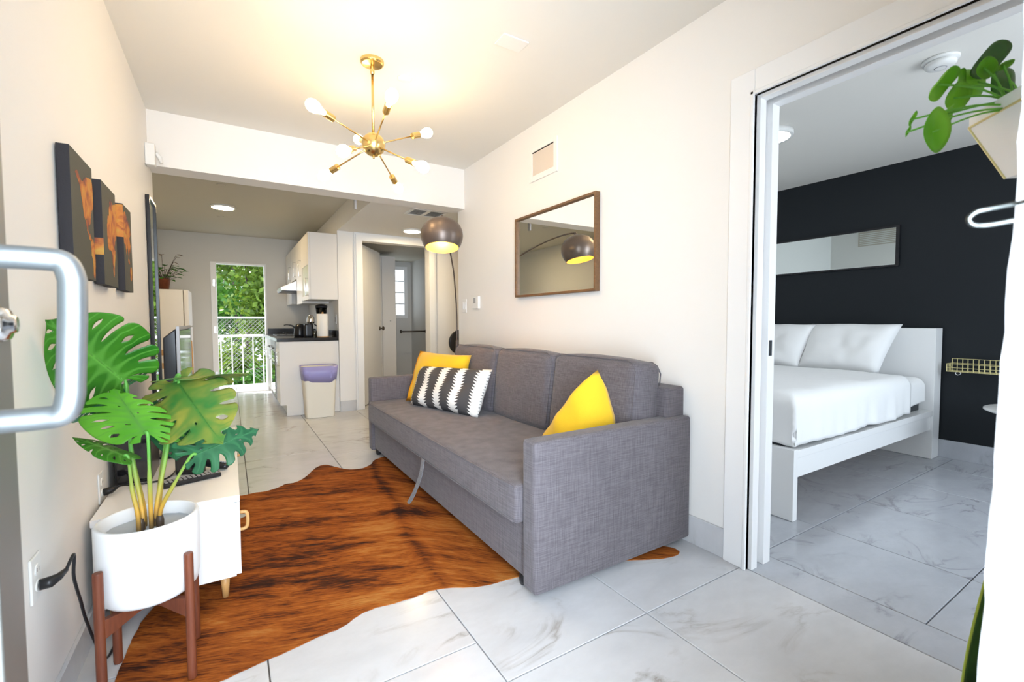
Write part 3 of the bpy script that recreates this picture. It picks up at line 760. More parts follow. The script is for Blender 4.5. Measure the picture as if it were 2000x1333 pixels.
pl = thing('monstera_plant', 'artificial monstera with split green leaves standing in the white planter', 'plant', (PX, PY+.012, .468))
#  name, base(end of stem), tip, side, material, kwargs, stem root
LV = [
 # large bright leaf, upper left
 ((-.297, 1.908, .931), (-.425, 1.73, 1.137), (.101, -.033, .118), LEAF_B, dict(droop=.10, cup=.03, lobes=9, cut=.26, seed=1, openp=.25, wl=.9), (-.245, 1.80)),
 # light leaf below it
 ((-.221, 1.735, .782), (-.305, 1.815, .918), (.098, -.020, -.005), LEAF_L, dict(droop=.06, cup=.05, lobes=9, cut=.32, seed=12, wl=1.38, wr=1.0, openp=.85), (-.225, 1.80)),
 # olive leaf, centre
 ((-.149, 1.852, .923), (-.053, 1.573, .798), (.118, -.023, .062), LEAF_O, dict(droop=.16, cup=.16, lobes=7, cut=.26, seed=5, wl=1.2, wr=.85, openp=.8), (-.215, 1.815)),
 # flat leaf pointing right, seen edge-on
 ((-.147, 1.874, .930), (.057, 1.866, .947), (.051, .073, -.021), LEAF_O, dict(droop=.06, cup=.10, lobes=8, cut=.3, seed=7), (-.21, 1.83)),
 # dark leaf, right
 ((-.105, 1.718, .703), (.069, 1.707, .770), (.036, .016, -.068), LEAF_D, dict(droop=.08, cup=.06, lobes=7, cut=.34, seed=3, openp=1), (-.205, 1.80)),
 # dark leaf behind
 ((-.163, 1.948, .825), (-.165, 1.873, .662), (.085, -.014, -.002), LEAF_D, dict(droop=.1, cup=.08, lobes=6, cut=.26, seed=15, openp=.4), (-.215, 1.84)),
 # thin leaf low left, nearly edge-on
 ((-.277, 1.778, .711), (-.395, 1.809, .785), (.018, .040, .002), LEAF_B, dict(droop=.05, cup=.05, lobes=7, cut=.2, seed=21, openp=.2), (-.255, 1.79)),
 # dark leaf tucked under the upper left one
 ((-.300, 1.960, .900), (-.41, 1.90, .840), (.06, .048, .058), LEAF_D, dict(droop=.1, cup=.06, lobes=7, cut=.24, seed=25, openp=.4), (-.245, 1.83)),
]
for k, (b_, t_, s_, m_, kw, root) in enumerate(LV):
    lf = link('leaf', monstera(NB(), b_, t_, s_, **kw), m_, pl, smooth=True)
    md = lf.modifiers.new('thick', 'SOLIDIFY'); md.thickness = .0012
    r0 = Vector((root[0], root[1], .462)); b0 = Vector(b_)
    mid = r0.lerp(b0, .5) + Vector((random.uniform(-.01, .01), random.uniform(-.01, .01), 0.02))
    bm = NB(); tube(bm, smooth_path([r0, r0+Vector((0, 0, .05))+(b0-r0)*.06, mid, b0-(Vector(t_)-b0)*.05, b0 + (Vector(t_)-b0)*.04], 5), [.0062]*11 + [.0045]*10, 8)
    link('stem', bm, STEM, lf, smooth=True)
for x, y in ((-.25, 1.80), (-.215, 1.82), (-.203, 1.80)):
    link('stem_base', lathe(NB(), [(.010, .462), (.011, .49), (.008, .505), (0, .508)], (x, y, 0), 12), BARK, pl, smooth=True)

# ================================================================== LEFT WALL: THREE MAP CANVASES, NARROW MIRROR
CANV = mat('printed_canvas_slate', (.070, .072, .058), .7, bump=.3, bscale=220)
CEDGE = mat('printed_canvas_edge', (.02, .018, .022), .7, bump=.3, bscale=220)
LAND = mat('printed_land_orange', (.75, .3, .05), .7)
def _land():
    m = LAND; n = stretched(m, 13, (1, 1, 1), 5, .8); c = ramp(m, n.outputs['Fac'], [(.34, (.10, .04, .06)), (.44, (.30, .08, .03)), (.55, (.52, .19, .035)), (.70, (.50, .32, .06))]); lk(m, c.outputs['Color'], bsdf(m).inputs['Base Color'])
_land()
maps = [
 (1.950, 2.222, 1.270, 1.676, [[(.18, .82), (.27, .86), (.45, .80), (.6, .84), (.75, .88), (.98, .86), (.98, .66), (.88, .6), (.84, .52), (.74, .46), (.68, .47), (.64, .52), (.55, .50), (.46, .60), (.40, .72), (.3, .78)],
    [(.60, .50), (.66, .50), (.70, .42), (.80, .38), (.84, .34), (.80, .33), (.70, .38), (.63, .43)],
    [(.80, .35), (.88, .37), (.985, .30), (.985, .12), (.95, .03), (.90, .02), (.88, .14), (.81, .26)]], 'leftmost of three dark map canvases on the left wall, showing the Americas in orange'),
 (2.365, 2.618, 1.270, 1.676, [[(.30, .60), (.36, .70), (.45, .72), (.5, .82), (.6, .90), (.78, .86), (.98, .88), (.98, .56), (.88, .5), (.80, .42), (.85, .36), (.74, .20), (.70, .12), (.64, .12), (.60, .28), (.55, .36), (.36, .36), (.29, .46)]], 'middle one of three dark map canvases, showing Africa and Europe in orange'),
 (2.785, 2.988, 1.270, 1.676, [[(.0, .86), (.2, .93), (.5, .86), (.82, .76), (.85, .70), (.7, .66), (.78, .56), (.70, .46), (.62, .52), (.55, .40), (.45, .50), (.34, .56), (.26, .42), (.18, .54), (.0, .56)],
    [(.60, .24), (.70, .30), (.80, .31), (.88, .24), (.84, .15), (.66, .15)], [(.45, .40), (.6, .38), (.66, .33), (.5, .34)]], 'rightmost of three dark map canvases, showing Asia and Australia'),
]
for k, (y0, y1, z0, z1, polys, lab) in enumerate(maps):
    t = thing('map_canvas', lab, 'wall art', (WX0, (y0+y1)/2, z0), 'map canvases on the left wall')
    bm = NB(); box(bm, WX0+.004, y0, z0, WX0+.036, y1, z1); bm.faces.ensure_lookup_table()
    for fc in bm.faces: fc.normal_update()
    bmesh.ops.recalc_face_normals(bm, faces=bm.faces)
    for fc in bm.faces: fc.material_index = 0 if fc.normal.x > .5 else 1
    cv = link('canvas', bm, [CANV, CEDGE], t, bev=.002)
    for pg in polys:
        P_ = smooth_path([Vector((y0+a*(y1-y0), z0+b*(z1-z0), 0)) for a, b in pg + [pg[0]]], 3)[:-1]
        rnd = random.Random(k)
        P_ = [(p.x+rnd.uniform(-.004, .004), p.y+rnd.uniform(-.004, .004)) for p in P_]
        link('printed_land', prism(NB(), P_, 0, WX0+.0362, WX0+.0366), LAND, t)
    if k == 1: link('printed_land', B(WX0+.006, y0-.0004, z0+.18, WX0+.0364, y0-.0001, z0+.115), LAND, t)
    if k == 2: link('printed_land', B(WX0+.006, y0-.0004, z0+.25, WX0+.0364, y0-.0001, z0+.40), LAND, t)
# narrow tall mirror
t = thing('wall_mirror', 'tall narrow black-framed mirror at the far end of the left wall', 'mirror', (WX0, 3.97, .55))
bm = NB(); y0, y1, z0, z1 = 3.80, 4.13, .55, 1.955
box(bm, WX0+.003, y0, z0, WX0+.024, y0+.02, z1); box(bm, WX0+.003, y1-.02, z0, WX0+.024, y1, z1); box(bm, WX0+.003, y0+.02, z1-.02, WX0+.024, y1-.02, z1); box(bm, WX0+.003, y0+.02, z0, WX0+.024, y1-.02, z0+.02)
link('frame', bm, BLACKPL, t, bev=.002)
link('glass', B(WX0+.006, y0+.02, z0+.02, WX0+.014, y1-.02, z1-.02), DARKMIRROR, t)
# motion sensor in the corner under the beam
t = thing('motion_sensor', 'small white sensor box high on the left wall at the end of the beam', 'sensor', (WX0, 3.93, 2.2))
link('body', B(WX0, 3.86, 2.165, WX0+.055, 3.93, 2.31), WHITEPL, t, bev=.008)
link('swivel', tube(NB(), [(WX0+.055, 3.90, 2.26), (WX0+.075, 3.915, 2.235), (WX0+.085, 3.92, 2.20)], [.012, .014, .010], 12), WHITEPL, t, smooth=True)

# ================================================================== RIGHT WALL
t = thing('wall_mirror', 'wood-framed rectangular mirror on the white wall above the sofa', 'mirror', (WX1, 2.57, 1.305))
y0, y1, z0, z1 = 2.108, 3.035, 1.305, 1.914; xx = WX1-.038
bm = NB(); w = .016
box(bm, xx, y0, z0, WX1-.002, y0+w, z1); box(bm, xx, y1-w, z0, WX1-.002, y1, z1); box(bm, xx, y0+w, z1-w, WX1-.002, y1-w, z1); box(bm, xx, y0+w, z0, WX1-.002, y1-w, z0+w)
link('frame', bm, FRAMEWOOD, t, bev=.0015)
link('glass', B(WX1-.020, y0+w, z0+w, WX1-.014, y1-w, z1-w), MIRROR, t)
# return air grille
t = thing('wall_vent', 'white square air vent with a plain panel high on the wall above the mirror', 'vent', (WX1, 2.70, 2.17))
y0, y1, z0, z1 = 2.53, 2.87, 2.155, 2.395
bm = NB(); w = .040; xa = WX1-.012
box(bm, xa, y0, z0, WX1-.0005, y0+w, z1); box(bm, xa, y1-w, z0, WX1-.0005, y1, z1); box(bm, xa, y0+w, z1-w+.012, WX1-.0005, y1-w, z1); box(bm, xa, y0+w, z0, WX1-.0005, y1-w, z0+w)
link('frame', bm, WALL, t, bev=.002)
link('panel', B(WX1-.008, y0+w, z0+w, WX1-.004, y1-w, z1-w+.004), mat('vent_panel_cream', (.66, .58, .50), .6), t)
link('shadow_gap', B(WX1-.010, y0+w, z1-w+.005, WX1-.006, y1-w, z1-w+.011), BLACKPL, t)
t = thing('thermostat', 'small white thermostat on the wall left of the mirror', 'thermostat', (WX1, 3.75, 1.24))
link('body', B(WX1-.025, 3.685, 1.235, WX1-.0005, 3.80, 1.35), WHITEPL, t, bev=.005)
link('display', B(WX1-.0262, 3.735, 1.285, WX1-.0251, 3.775, 1.335), GREYPL, t)
t = thing('light_switch', 'white double switch plate on the wall left of the thermostat', 'switch', (WX1, 4.0, 1.2))
link('plate', B(WX1-.006, 3.965, 1.205, WX1-.0005, 4.05, 1.335), WHITEPL, t, bev=.002)
for y in (3.985, 4.02): link('rocker', B(WX1-.010, y, 1.235, WX1-.0061, y+.022, 1.305), TRIM, t, bev=.002)

# ================================================================== CHANDELIER
CH = Vector((.715, 2.615, 2.113))
ch = thing('chandelier', 'brass eight-armed starburst chandelier with glowing bulbs hanging from the ceiling', 'chandelier', (.715, 2.615, CZ))
link('canopy', lathe(NB(), [(0, CZ-.028), (.010, CZ-.028), (.055, CZ-.024), (.064, CZ-.016), (.064, CZ-.001), (0, CZ-.001)], (.715, 2.615, 0), 48), BRASS, ch, smooth=False, bev=.0015)
link('rod', tube(NB(), [(.715, 2.615, 2.16), (.715, 2.615, CZ-.027)], .0075, 16), BRASS, ch, smooth=True)
link('rod_collar', lathe(NB(), [(.0085, CZ-.075), (.012, CZ-.07), (.012, CZ-.035), (.009, CZ-.029)], (.715, 2.615, 0), 20), BRASS, ch, smooth=True)
sp = [(.064*math.sin(a), -.064*math.cos(a)) for a in (PI*k/18 for k in range(19))]; sp[0] = (0, -.064); sp[-1] = (0, .064)
hub = link('hub', lathe(NB(), sp, CH, 40), BRASS, ch, smooth=True)
link('finial', lathe(NB(), [(0, -.078), (.006, -.074), (.007, -.067), (.004, -.062)], CH, 12), BRASS, hub, smooth=True)
bulbs = [(.353, 2.368, 2.151), (.693, 2.186, 2.210), (1.094, 2.733, 2.303), (.880, 2.259, 1.913), (.970, 2.949, 1.983), (.502, 2.984, 2.001), (.477, 2.293, 1.930), (.728, 3.021, 2.283)]
for bp_ in bulbs:
    d = (Vector(bp_) - CH).normalized(); R = rot_to(d)
    arm = link('arm', tube(NB(), [CH + d*.052, CH + d*.30], .0042, 10), BRASS, ch, smooth=True)
    link('socket', lathe(NB(), [(.004, .295), (.017, .296), (.018, .300), (.018, .355), (.016, .357), (.014, .357)], CH, 24, M=R), BRASS, arm, smooth=False, bev=.0008)
    link('bulb', lathe(NB(), [(.0, .357), (.012, .358), (.013, .368), (.019, .385), (.026, .40), (.030, .418), (.030, .430), (.026, .444), (.018, .454), (.009, .459), (0, .460)], CH, 24, M=R), BULB, arm, smooth=True)

# ceiling fittings
t = thing('ceiling_access_panel', 'small white square panel on the living room ceiling', 'vent', (1.29, 2.06, CZ))
M = Matrix.Translation((1.29, 2.065, 0))
bm = NB(); box(bm, -.075, -.05, CZ-.008, .075, .05, CZ-.0005, M=M); link('plate', bm, WALL, t, bev=.002)
o = link('smoke_sensor_cover', lathe(NB(), [(0, CZ-.007), (.036, CZ-.007), (.042, CZ-.004), (.042, CZ-.0005), (0, CZ-.0005)], (.93, 2.70, 0), 40), WALL, org=(.93, 2.70, CZ), smooth=True)
tag(o, 'round white cap on the ceiling beside the chandelier canopy', 'ceiling cap')
def disc_light(label, x, y, z, rad, h=.022, m=LED, group=None):
    t = thing('ceiling_light', label, 'ceiling light', (x, y, z), group)
    link('rim', lathe(NB(), [(rad*.86, z-h), (rad*.98, z-h), (rad, z-h*.7), (rad, z-.0005), (rad*.86, z-.0005)], (x, y, 0), 48), WHITEPL, t, smooth=True)
    link('diffuser', lathe(NB(), [(0, z-h-.002), (rad*.6, z-h-.002), (rad*.86, z-h+.002), (rad*.86, z-.004), (0, z-.004)], (x, y, 0), 48), m, t, smooth=True)
disc_light('round lit ceiling light in the kitchen before the balcony door', -.025, 6.33, 2.47, .13)
disc_light('round lit ceiling light in the hall beside the arc lamp shade', 1.93, 5.40, 2.235, .115)
disc_light('round lit ceiling light on the bedroom ceiling', 3.36, 1.86, 2.47, .155, .035, LEDB)
for x, y in ((-.03, 5.35), (-.06, 6.95)):
    o = link('sprinkler', lathe(NB(), [(0, 2.462), (.03, 2.463), (.04, 2.4695), (0, 2.4695)], (x, y, 0), 24), KCEIL, org=(x, y, 2.46), smooth=True)
    tag(o, 'small flat cap on the kitchen ceiling %s the round light' % ('in front of' if y < 6 else 'behind'), 'sprinkler cap')
# hall ceiling vent
t = thing('ceiling_vent', 'louvred air vent in the hall ceiling above the arc lamp', 'vent', (1.77, 4.45, 2.235))
bm = NB(); x0, x1, y0, y1, z = 1.56, 1.93, 4.33, 4.60, 2.235
box(bm, x0, y0, z-.01, x1, y0+.025, z-.0005); box(bm, x0, y1-.025, z-.01, x1, y1, z-.0005); box(bm, x0, y0+.025, z-.01, x0+.025, y1-.025, z-.0005); box(bm, x1-.025, y0+.025, z-.01, x1, y1-.025, z-.0005); box(bm, x0+.16, y0+.02, z-.009, x0+.20, y1-.02, z-.001)
link('frame', bm, WHITEPL, t)
link('duct', B(x0+.025, y0+.025, z-.003, x1-.025, y1-.025, z-.001), BLACKPL, t)
bm = NB()
for k in range(9):
    for a, b in ((x0+.028, x0+.158), (x0+.202, x1-.028)):
        yy = y0+.035+k*.024; v = [bm.verts.new(p) for p in ((a, yy, z-.010), (b, yy, z-.010), (b, yy+.012, z-.004), (a, yy+.012, z-.004))]; bm.faces.new(v)
sl = link('louvres', bm, WHITEPL, t)
md = sl.modifiers.new('s', 'SOLIDIFY'); md.thickness = .0008
# small grey upright strip under the ceiling step
o = link('ceiling_strip', B(.98, 4.23, 2.13, .998, 4.27, 2.469), GREYPL, org=(1.14, 4.3, 2.2)); tag(o, 'small grey upright strip hanging from the kitchen ceiling just behind the beam', 'bracket')

# ================================================================== ARC FLOOR LAMP
al = thing('arc_floor_lamp', 'dark bronze arc floor lamp with a round shade, standing behind the sofa end', 'floor lamp', (1.82, 4.09, 0))
link('base', lathe(NB(), [(0, .001), (.115, .001), (.118, .006), (.118, .022), (.112, .028), (0, .028)], (1.815, 4.085, 0), 48), LAMPSHADE, al, smooth=True)
link('pole', tube(NB(), [(1.875, 4.06, .02), (1.882, 4.06, .40), (1.890, 4.055, .93), (1.890, 4.055, .94)], [.014, .014, .0135, .008], 16), LAMPSHADE, al, smooth=True)
ST = Vector((1.315, 3.06, 1.862))
arc = smooth_path([(1.890, 4.055, .93), (1.886, 4.045, 1.10), (1.868, 4.015, 1.27), (1.825, 3.945, 1.42), (1.75, 3.81, 1.555), (1.67, 3.67, 1.635), (1.589, 3.534, 1.715), (1.511, 3.399, 1.785), (1.436, 3.269, 1.838), (1.375, 3.164, 1.868), (1.335, 3.094, 1.878), (1.315, 3.06, 1.874)], 8)
link('arc_arm', tube(NB(), arc, .0065, 12), LAMPSHADE, al, smooth=True)
TILT = Matrix.Rotation(math.radians(-11), 3, Vector((.92, -.395, 0)))
shp = [(.118, -.222), (.133, -.20), (.146, -.165), (.150, -.135), (.146, -.100), (.133, -.068), (.110, -.042), (.080, -.024), (.045, -.011), (.022, -.002), (.012, .010), (.008, .018)]
sh = link('lamp_shade', lathe(NB(), shp, ST, 56, M=TILT), LAMPSHADE, al, smooth=True)
link('shade_lining', lathe(NB(), [(rr-.0035, z-.002 if z < -.2 else z-.004) for rr, z in shp[:-3]] + [(0, -.014)], ST, 56, M=TILT), SHADEIN, sh, smooth=True)
link('bulb', lathe(NB(), [(0, -.145), (.018, -.140), (.028, -.122), (.028, -.105), (.018, -.08), (.013, -.065), (.013, -.04), (0, -.04)], ST, 24, M=TILT), LAMPBULB, sh, smooth=True)

# ================================================================== KITCHEN
bc_ = thing('base_cabinet', 'white kitchen base cabinets under the black worktop', 'cabinet', (.85, 7.1, 0))
bm = prism(NB(), [(.488, .133), (.488, .884), (1.148, .884), (1.148, .002), (.553, .002), (.553, .133)], 1, 5.925, 5.943)
link('end_panel', bm, CAB, bc_, bev=.001)
link('body', B(.512, 5.945, .133, 1.148, 8.345, .884), CAB, bc_)
link('toe_kick', B(.57, 5.945, .002, 1.12, 8.345, .131), CAB, bc_)
for k, (y0, y1) in enumerate(((5.95, 6.40), (7.10, 7.55), (7.56, 8.0), (8.01, 8.34))):
    dd = link('door', B(.490, y0, .14, .511, y1-.005, .88), CAB, bc_, bev=.001)
    link('handle', tube(NB(), [(.489, y0+.04, .60), (.465, y0+.04, .60), (.465, y0+.04, .76), (.489, y0+.04, .76)], .005, 8), CHROME, dd, smooth=True)
ov = thing('oven', 'reflective glass-fronted oven built into the kitchen base cabinets', 'oven', (.49, 6.75, .14))
link('front', B(.480, 6.405, .14, .511, 7.095, .88), DARKMET, ov, bev=.002)
link('glass_door', B(.474, 6.42, .20, .4795, 7.08, .74), mat('oven_glass', (.06, .07, .06), .04, spec=1, coat=1), ov)
link('handle', tube(NB(), [(.474, 6.45, .79), (.445, 6.45, .79), (.445, 7.05, .79), (.474, 7.05, .79)], .008, 10), CHROME, ov, smooth=True)
wt = link('worktop', B(.462, 5.915, .8855, 1.148, 8.345, .926), COUNTER, org=(.8, 7.1, .886), bev=.003)
bm = NB(); box(bm, 1.125, 5.915, .926, 1.1485, 8.345, 1.01); link('splashback', bm, COUNTER, wt)
bm = NB(); box(bm, .53, 8.322, .926, 1.125, 8.345, 1.01); link('splashback', bm, COUNTER, wt)
tag(wt, 'black stone worktop with upstand along the kitchen wall', 'worktop')
def upper(label, y0, y1, z0, z1, glass=False, hy=None, hz=None, dep=.31):
    t = thing('wall_cabinet', label, 'cabinet', (1.0, (y0+y1)/2, z0)); x0 = 1.148-dep
    link('body', B(x0, y0, z0, 1.148, y1, z1), CAB, t, bev=.0015)
    if glass:
        bm = NB(); box(bm, x0-.02, y0+.002, z0, x0-.001, y0+.05, z1); box(bm, x0-.02, y1-.05, z0, x0-.001, y1-.002, z1); box(bm, x0-.02, y0+.05, z1-.38, x0-.001, y1-.05, z1); box(bm, x0-.02, y0+.05, z0, x0-.001, y1-.05, z0+.05)
        dd = link('door', bm, CAB, t); link('glass_pane', B(x0-.013, y0+.05, z0+.05, x0-.008, y1-.05, z1-.38), mat('frosted_green_glass', (.50, .52, .34), .3, spec=.6), dd)
    else: dd = link('door', B(x0-.02, y0+.002, z0, x0-.001, y1-.002, z1), CAB, t, bev=.001)
    hy = hy or y0+.05; hz = hz or z0+.05
    link('handle', tube(NB(), [(x0-.02, hy, hz), (x0-.05, hy, hz), (x0-.05, hy, hz+.20), (x0-.02, hy, hz+.20)], .006, 8), CHROME, dd, smooth=True)
upper('nearest white wall cabinet, its door fitted with a frosted glass pane', 5.895, 6.49, 1.39, 2.19, True)
upper('second white wall cabinet, between the glass-paned one and the hood', 6.50, 7.02, 1.36, 2.19, hz=1.72)
upper('short white wall cabinet above the range hood', 7.03, 7.66, 1.72, 2.19, hy=7.12, hz=1.76)
upper('farthest white wall cabinet against the back wall', 7.67, 8.34, 1.39, 2.19, hz=1.75)
t = thing('range_hood', 'dark slanted range hood with steel front under the short cabinet', 'range hood', (.9, 7.35, 1.55))
link('canopy', prism(NB(), [(.62, 1.555), (.62, 1.60), (.86, 1.715), (1.12, 1.715), (1.12, 1.555)], 1, 7.04, 7.65), CHROME, t, bev=.003)
link('filter', B(.63, 7.06, 1.545, 1.10, 7.63, 1.5545), BLACKPL, t)
# things on the worktop
WZ = .9265
t = thing('paper_towel_roll', 'roll of white paper towels standing at the near end of the worktop', 'paper towels', (.985, 6.02, WZ))
link('roll', lathe(NB(), [(.020, WZ+.015), (.066, WZ+.012), (.068, WZ+.02), (.068, WZ+.285), (.066, WZ+.29), (.020, WZ+.288)], (.985, 6.02, 0), 32), PAPER, t, smooth=True)
link('holder', lathe(NB(), [(0, WZ), (.072, WZ), (.072, WZ+.010), (.012, WZ+.011), (.012, WZ+.31), (0, WZ+.315)], (.985, 6.02, 0), 32), OAK, t, smooth=True)
t = thing('blender', 'glass blender with black lid behind the paper towels', 'blender', (1.02, 6.32, WZ))
link('motor_base', lathe(NB(), [(0, WZ), (.075, WZ), (.080, WZ+.02), (.062, WZ+.13), (0, WZ+.135)], (1.02, 6.32, 0), 24), BLACKPL, t, smooth=True)
link('jug', lathe(NB(), [(.045, WZ+.137), (.050, WZ+.16), (.070, WZ+.37), (.067, WZ+.37), (.047, WZ+.16), (0, WZ+.15)], (1.02, 6.32, 0), 24), GLASS, t, smooth=True)
link('lid', lathe(NB(), [(0, WZ+.372), (.075, WZ+.372), (.075, WZ+.40), (.05, WZ+.41), (.035, WZ+.42), (0, WZ+.422)], (1.02, 6.32, 0), 24), BLACKPL, t, smooth=True)
t = thing('coffee_maker', 'black and chrome coffee maker left of the paper towels', 'coffee maker', (.86, 6.14, WZ))
link('body', softbox(.79, 6.10, WZ, .89, 6.26, WZ+.17, .02), BLACKPL, t, smooth=True)
link('carafe', lathe(NB(), [(0, WZ+.171), (.040, WZ+.172), (.048, WZ+.20), (.040, WZ+.25), (.028, WZ+.265), (.030, WZ+.275), (0, WZ+.277)], (.862, 6.12, 0), 24), CHROME, t, smooth=True)
link('handle', tube(NB(), smooth_path([(.895, 6.07, WZ+.16), (.93, 6.06, WZ+.13), (.93, 6.06, WZ+.06), (.90, 6.075, WZ+.03)], 4), .008, 8), BLACKPL, t, smooth=True)
t = thing('kettle', 'low black kettle with a long spout beside the coffee maker', 'kettle', (.76, 6.30, WZ))
link('body', lathe(NB(), [(0, WZ), (.065, WZ), (.07, WZ+.03), (.062, WZ+.12), (.045, WZ+.16), (0, WZ+.17)], (.76, 6.33, 0), 24), BLACKPL, t, smooth=True)
link('spout', tube(NB(), smooth_path([(.715, 6.33, WZ+.10), (.68, 6.33, WZ+.14), (.62, 6.33, WZ+.155), (.58, 6.33, WZ+.15)], 4), [.010]*7+[.006]*6, 8), BLACKPL, t, smooth=True)
t = thing('drinking_glass', 'small clear glass in front of the coffee maker', 'glass', (.90, 5.99, WZ))
link('tumbler', lathe(NB(), [(0, WZ), (.024, WZ), (.030, WZ+.085), (.028, WZ+.085), (.022, WZ+.006), (0, WZ+.006)], (.885, 5.985, 0), 20), GLASS, t, smooth=True)
t = thing('wall_outlet', 'white outlet on the kitchen wall right of the paper towels', 'outlet', (1.148, 6.1, 1.15))
link('cover_plate', B(1.142, 6.02, 1.09, 1.1485, 6.10, 1.21), WHITEPL, t, bev=.002); link('slot', B(1.140, 6.055, 1.12, 1.1418, 6.065, 1.18), BLACKPL, t)
# dark knobs of the hob behind
t = thing('hob', 'black hob with burner grates set in the worktop', 'hob', (.78, 7.3, WZ))
link('plate', B(.55, 7.0, WZ, 1.08, 7.62, WZ+.008), BLACKPL, t)
for x in (.68, .93):
    for y in (7.16, 7.46):
        bm = NB()
        for a in range(4): tube(bm, [(x+.09*math.cos(a*PI/2), y+.09*math.sin(a*PI/2), WZ+.012), (x+.085*math.cos(a*PI/2), y+.085*math.sin(a*PI/2), WZ+.03), (x+.02*math.cos(a*PI/2), y+.02*math.sin(a*PI/2), WZ+.03)], .005, 6)
        link('grate', bm, BLACKPL, t)
# waste bin with violet bag
t = thing('waste_bin', 'cream plastic kitchen bin with a violet bag over its rim', 'bin', (.88, 5.78, 0))
def frust(z0, z1, e0, e1, c=(.885, 5.750), hx=.155, hy=.11, open_=False, thick=.004):
    bm = NB(); R0 = []; R1 = []
    def ring(z, e):
        out = []
        for k in range(32):
            a = 2*PI*(k+.5)/32; ca, sa = math.cos(a), math.sin(a); q = .28
            out.append(bm.verts.new((c[0]+(hx+e)*math.copysign(abs(ca)**q, ca), c[1]+(hy+e)*math.copysign(abs(sa)**q, sa), z)))
        return out
    a, b, b2, a2 = ring(z0, e0), ring(z1, e1), ring(z1, e1-thick), ring(z0+thick, e0-thick)
    for p, q in ((a, b), (b, b2), (b2, a2)):
        for k in range(32): bm.faces.new((p[k], p[(k+1) % 32], q[(k+1) % 32], q[k]))
    if not open_: bm.faces.new(a[::-1]); bm.faces.new(a2)
    else:
        for k in range(32): bm.faces.new((a2[k], a2[(k+1) % 32], a[(k+1) % 32], a[k]))
    return bm
link('bin_body', frust(.002, .595, .0, .030), BIN, t, smooth=False, bev=.001)
bm = frust(.425, .605, .0255, .046, open_=True, thick=.002)
for v in bm.verts:
    if v.co.z < .5: v.co.z += .018*math.sin(v.co.x*40+v.co.y*33)
    v.co += Vector((noise.noise(v.co*18)*.006, noise.noise(v.co*18+Vector((5, 0, 0)))*.006, 0))
link('bin_bag', bm, BAG, t, smooth=True)
# refrigerator with the plant on top
t = thing('refrigerator', 'white refrigerator in the kitchen corner, its side towards the living room', 'refrigerator', (-.8, 7.75, 0))
link('cabinet', B(-1.13, 7.50, .02, -.515, 8.15, 1.555), CAB, t, bev=.008)
link('door', B(-.510, 7.505, .05, -.455, 8.145, 1.05), CAB, t, bev=.01); link('door', B(-.510, 7.505, 1.062, -.455, 8.145, 1.553), CAB, t, bev=.01)
for x in (-1.05, -.58):
    for y in (7.56, 8.08): link('foot', B(x-.02, y-.02, .0005, x+.02, y+.02, .0195), BLACKPL, t)
t = thing('potted_plant', 'small leafy plant in a brown pot on top of the refrigerator', 'plant', (-.73, 7.72, 1.556))
FZ = 1.556
link('pot', lathe(NB(), [(0, FZ), (.055, FZ), (.075, FZ+.13), (.080, FZ+.135), (.078, FZ+.15), (.070, FZ+.15), (.066, FZ+.12), (0, FZ+.115)], (-.735, 7.70, 0), 24), WALNUT, t, smooth=True)
rnd = random.Random(11)
def simple_leaf(bm, base, tip, w, up, droop=.15, n=6, uvl=None, wob=0):
    base, tip = Vector(base), Vector(tip); ax = tip-base; L = ax.length; s = ax.cross(Vector(up)).normalized(); N = s.cross(ax).normalized(); uvl = bm.loops.layers.uv.verify()
    rows = []
    for i in range(n+1):
        q = i/n; ww = w*math.sin(PI*min(1, q**.75*.97+.03))**.8 if 0 < i < n else w*.04
        c_ = base+ax*q - N*droop*L*q*q
        rows.append([(bm.verts.new(c_ + s*ww*k + N*abs(k)*ww*.25), abs(k)*.5) for k in (-1, -.5, 0, .5, 1)])
    for a, b in zip(rows, rows[1:]):
        for k in range(4):
            fc = bm.faces.new((a[k][0], a[k+1][0], b[k+1][0], b[k][0]))
            for lp, x in zip(fc.loops, (a[k], a[k+1], b[k+1], b[k])): lp[uvl].uv = (x[1], .5)
    return bm
bmL = NB(); bmS = NB(); bmR = NB()
for k in range(46):
    a = rnd.uniform(0, 2*PI); e = rnd.uniform(.1, 1.4); L = rnd.uniform(.10, .36)
    tip = Vector((-.735+L*.62*math.cos(a)*math.cos(e*.6), 7.70+L*.62*math.sin(a)*math.cos(e*.6), FZ+.12+L*math.sin(e)*1.05))
    ln = rnd.uniform(.06, .10); dr_ = Vector((math.cos(a), math.sin(a), rnd.uniform(-.4, .3))).normalized()
    simple_leaf(bmR if tip.z > FZ+.33 else bmL, tip, tip+dr_*ln, ln*.36, (0, 0, 1))
    tube(bmS, [(-.735, 7.70, FZ+.11), Vector((-.735, 7.70, FZ+.13)).lerp(tip, .6), tip], .0025, 5)
link('foliage', bmL, LEAF_B, t, smooth=True); s_ = link('upper_foliage', bmR, leafmat('leaf_reddish', (.12, .06, .03), (.22, .12, .06), (.2, .15, .05)), t, smooth=True); s_['label'] = 'reddish young leaves'
link('stems', bmS, BARK, t)
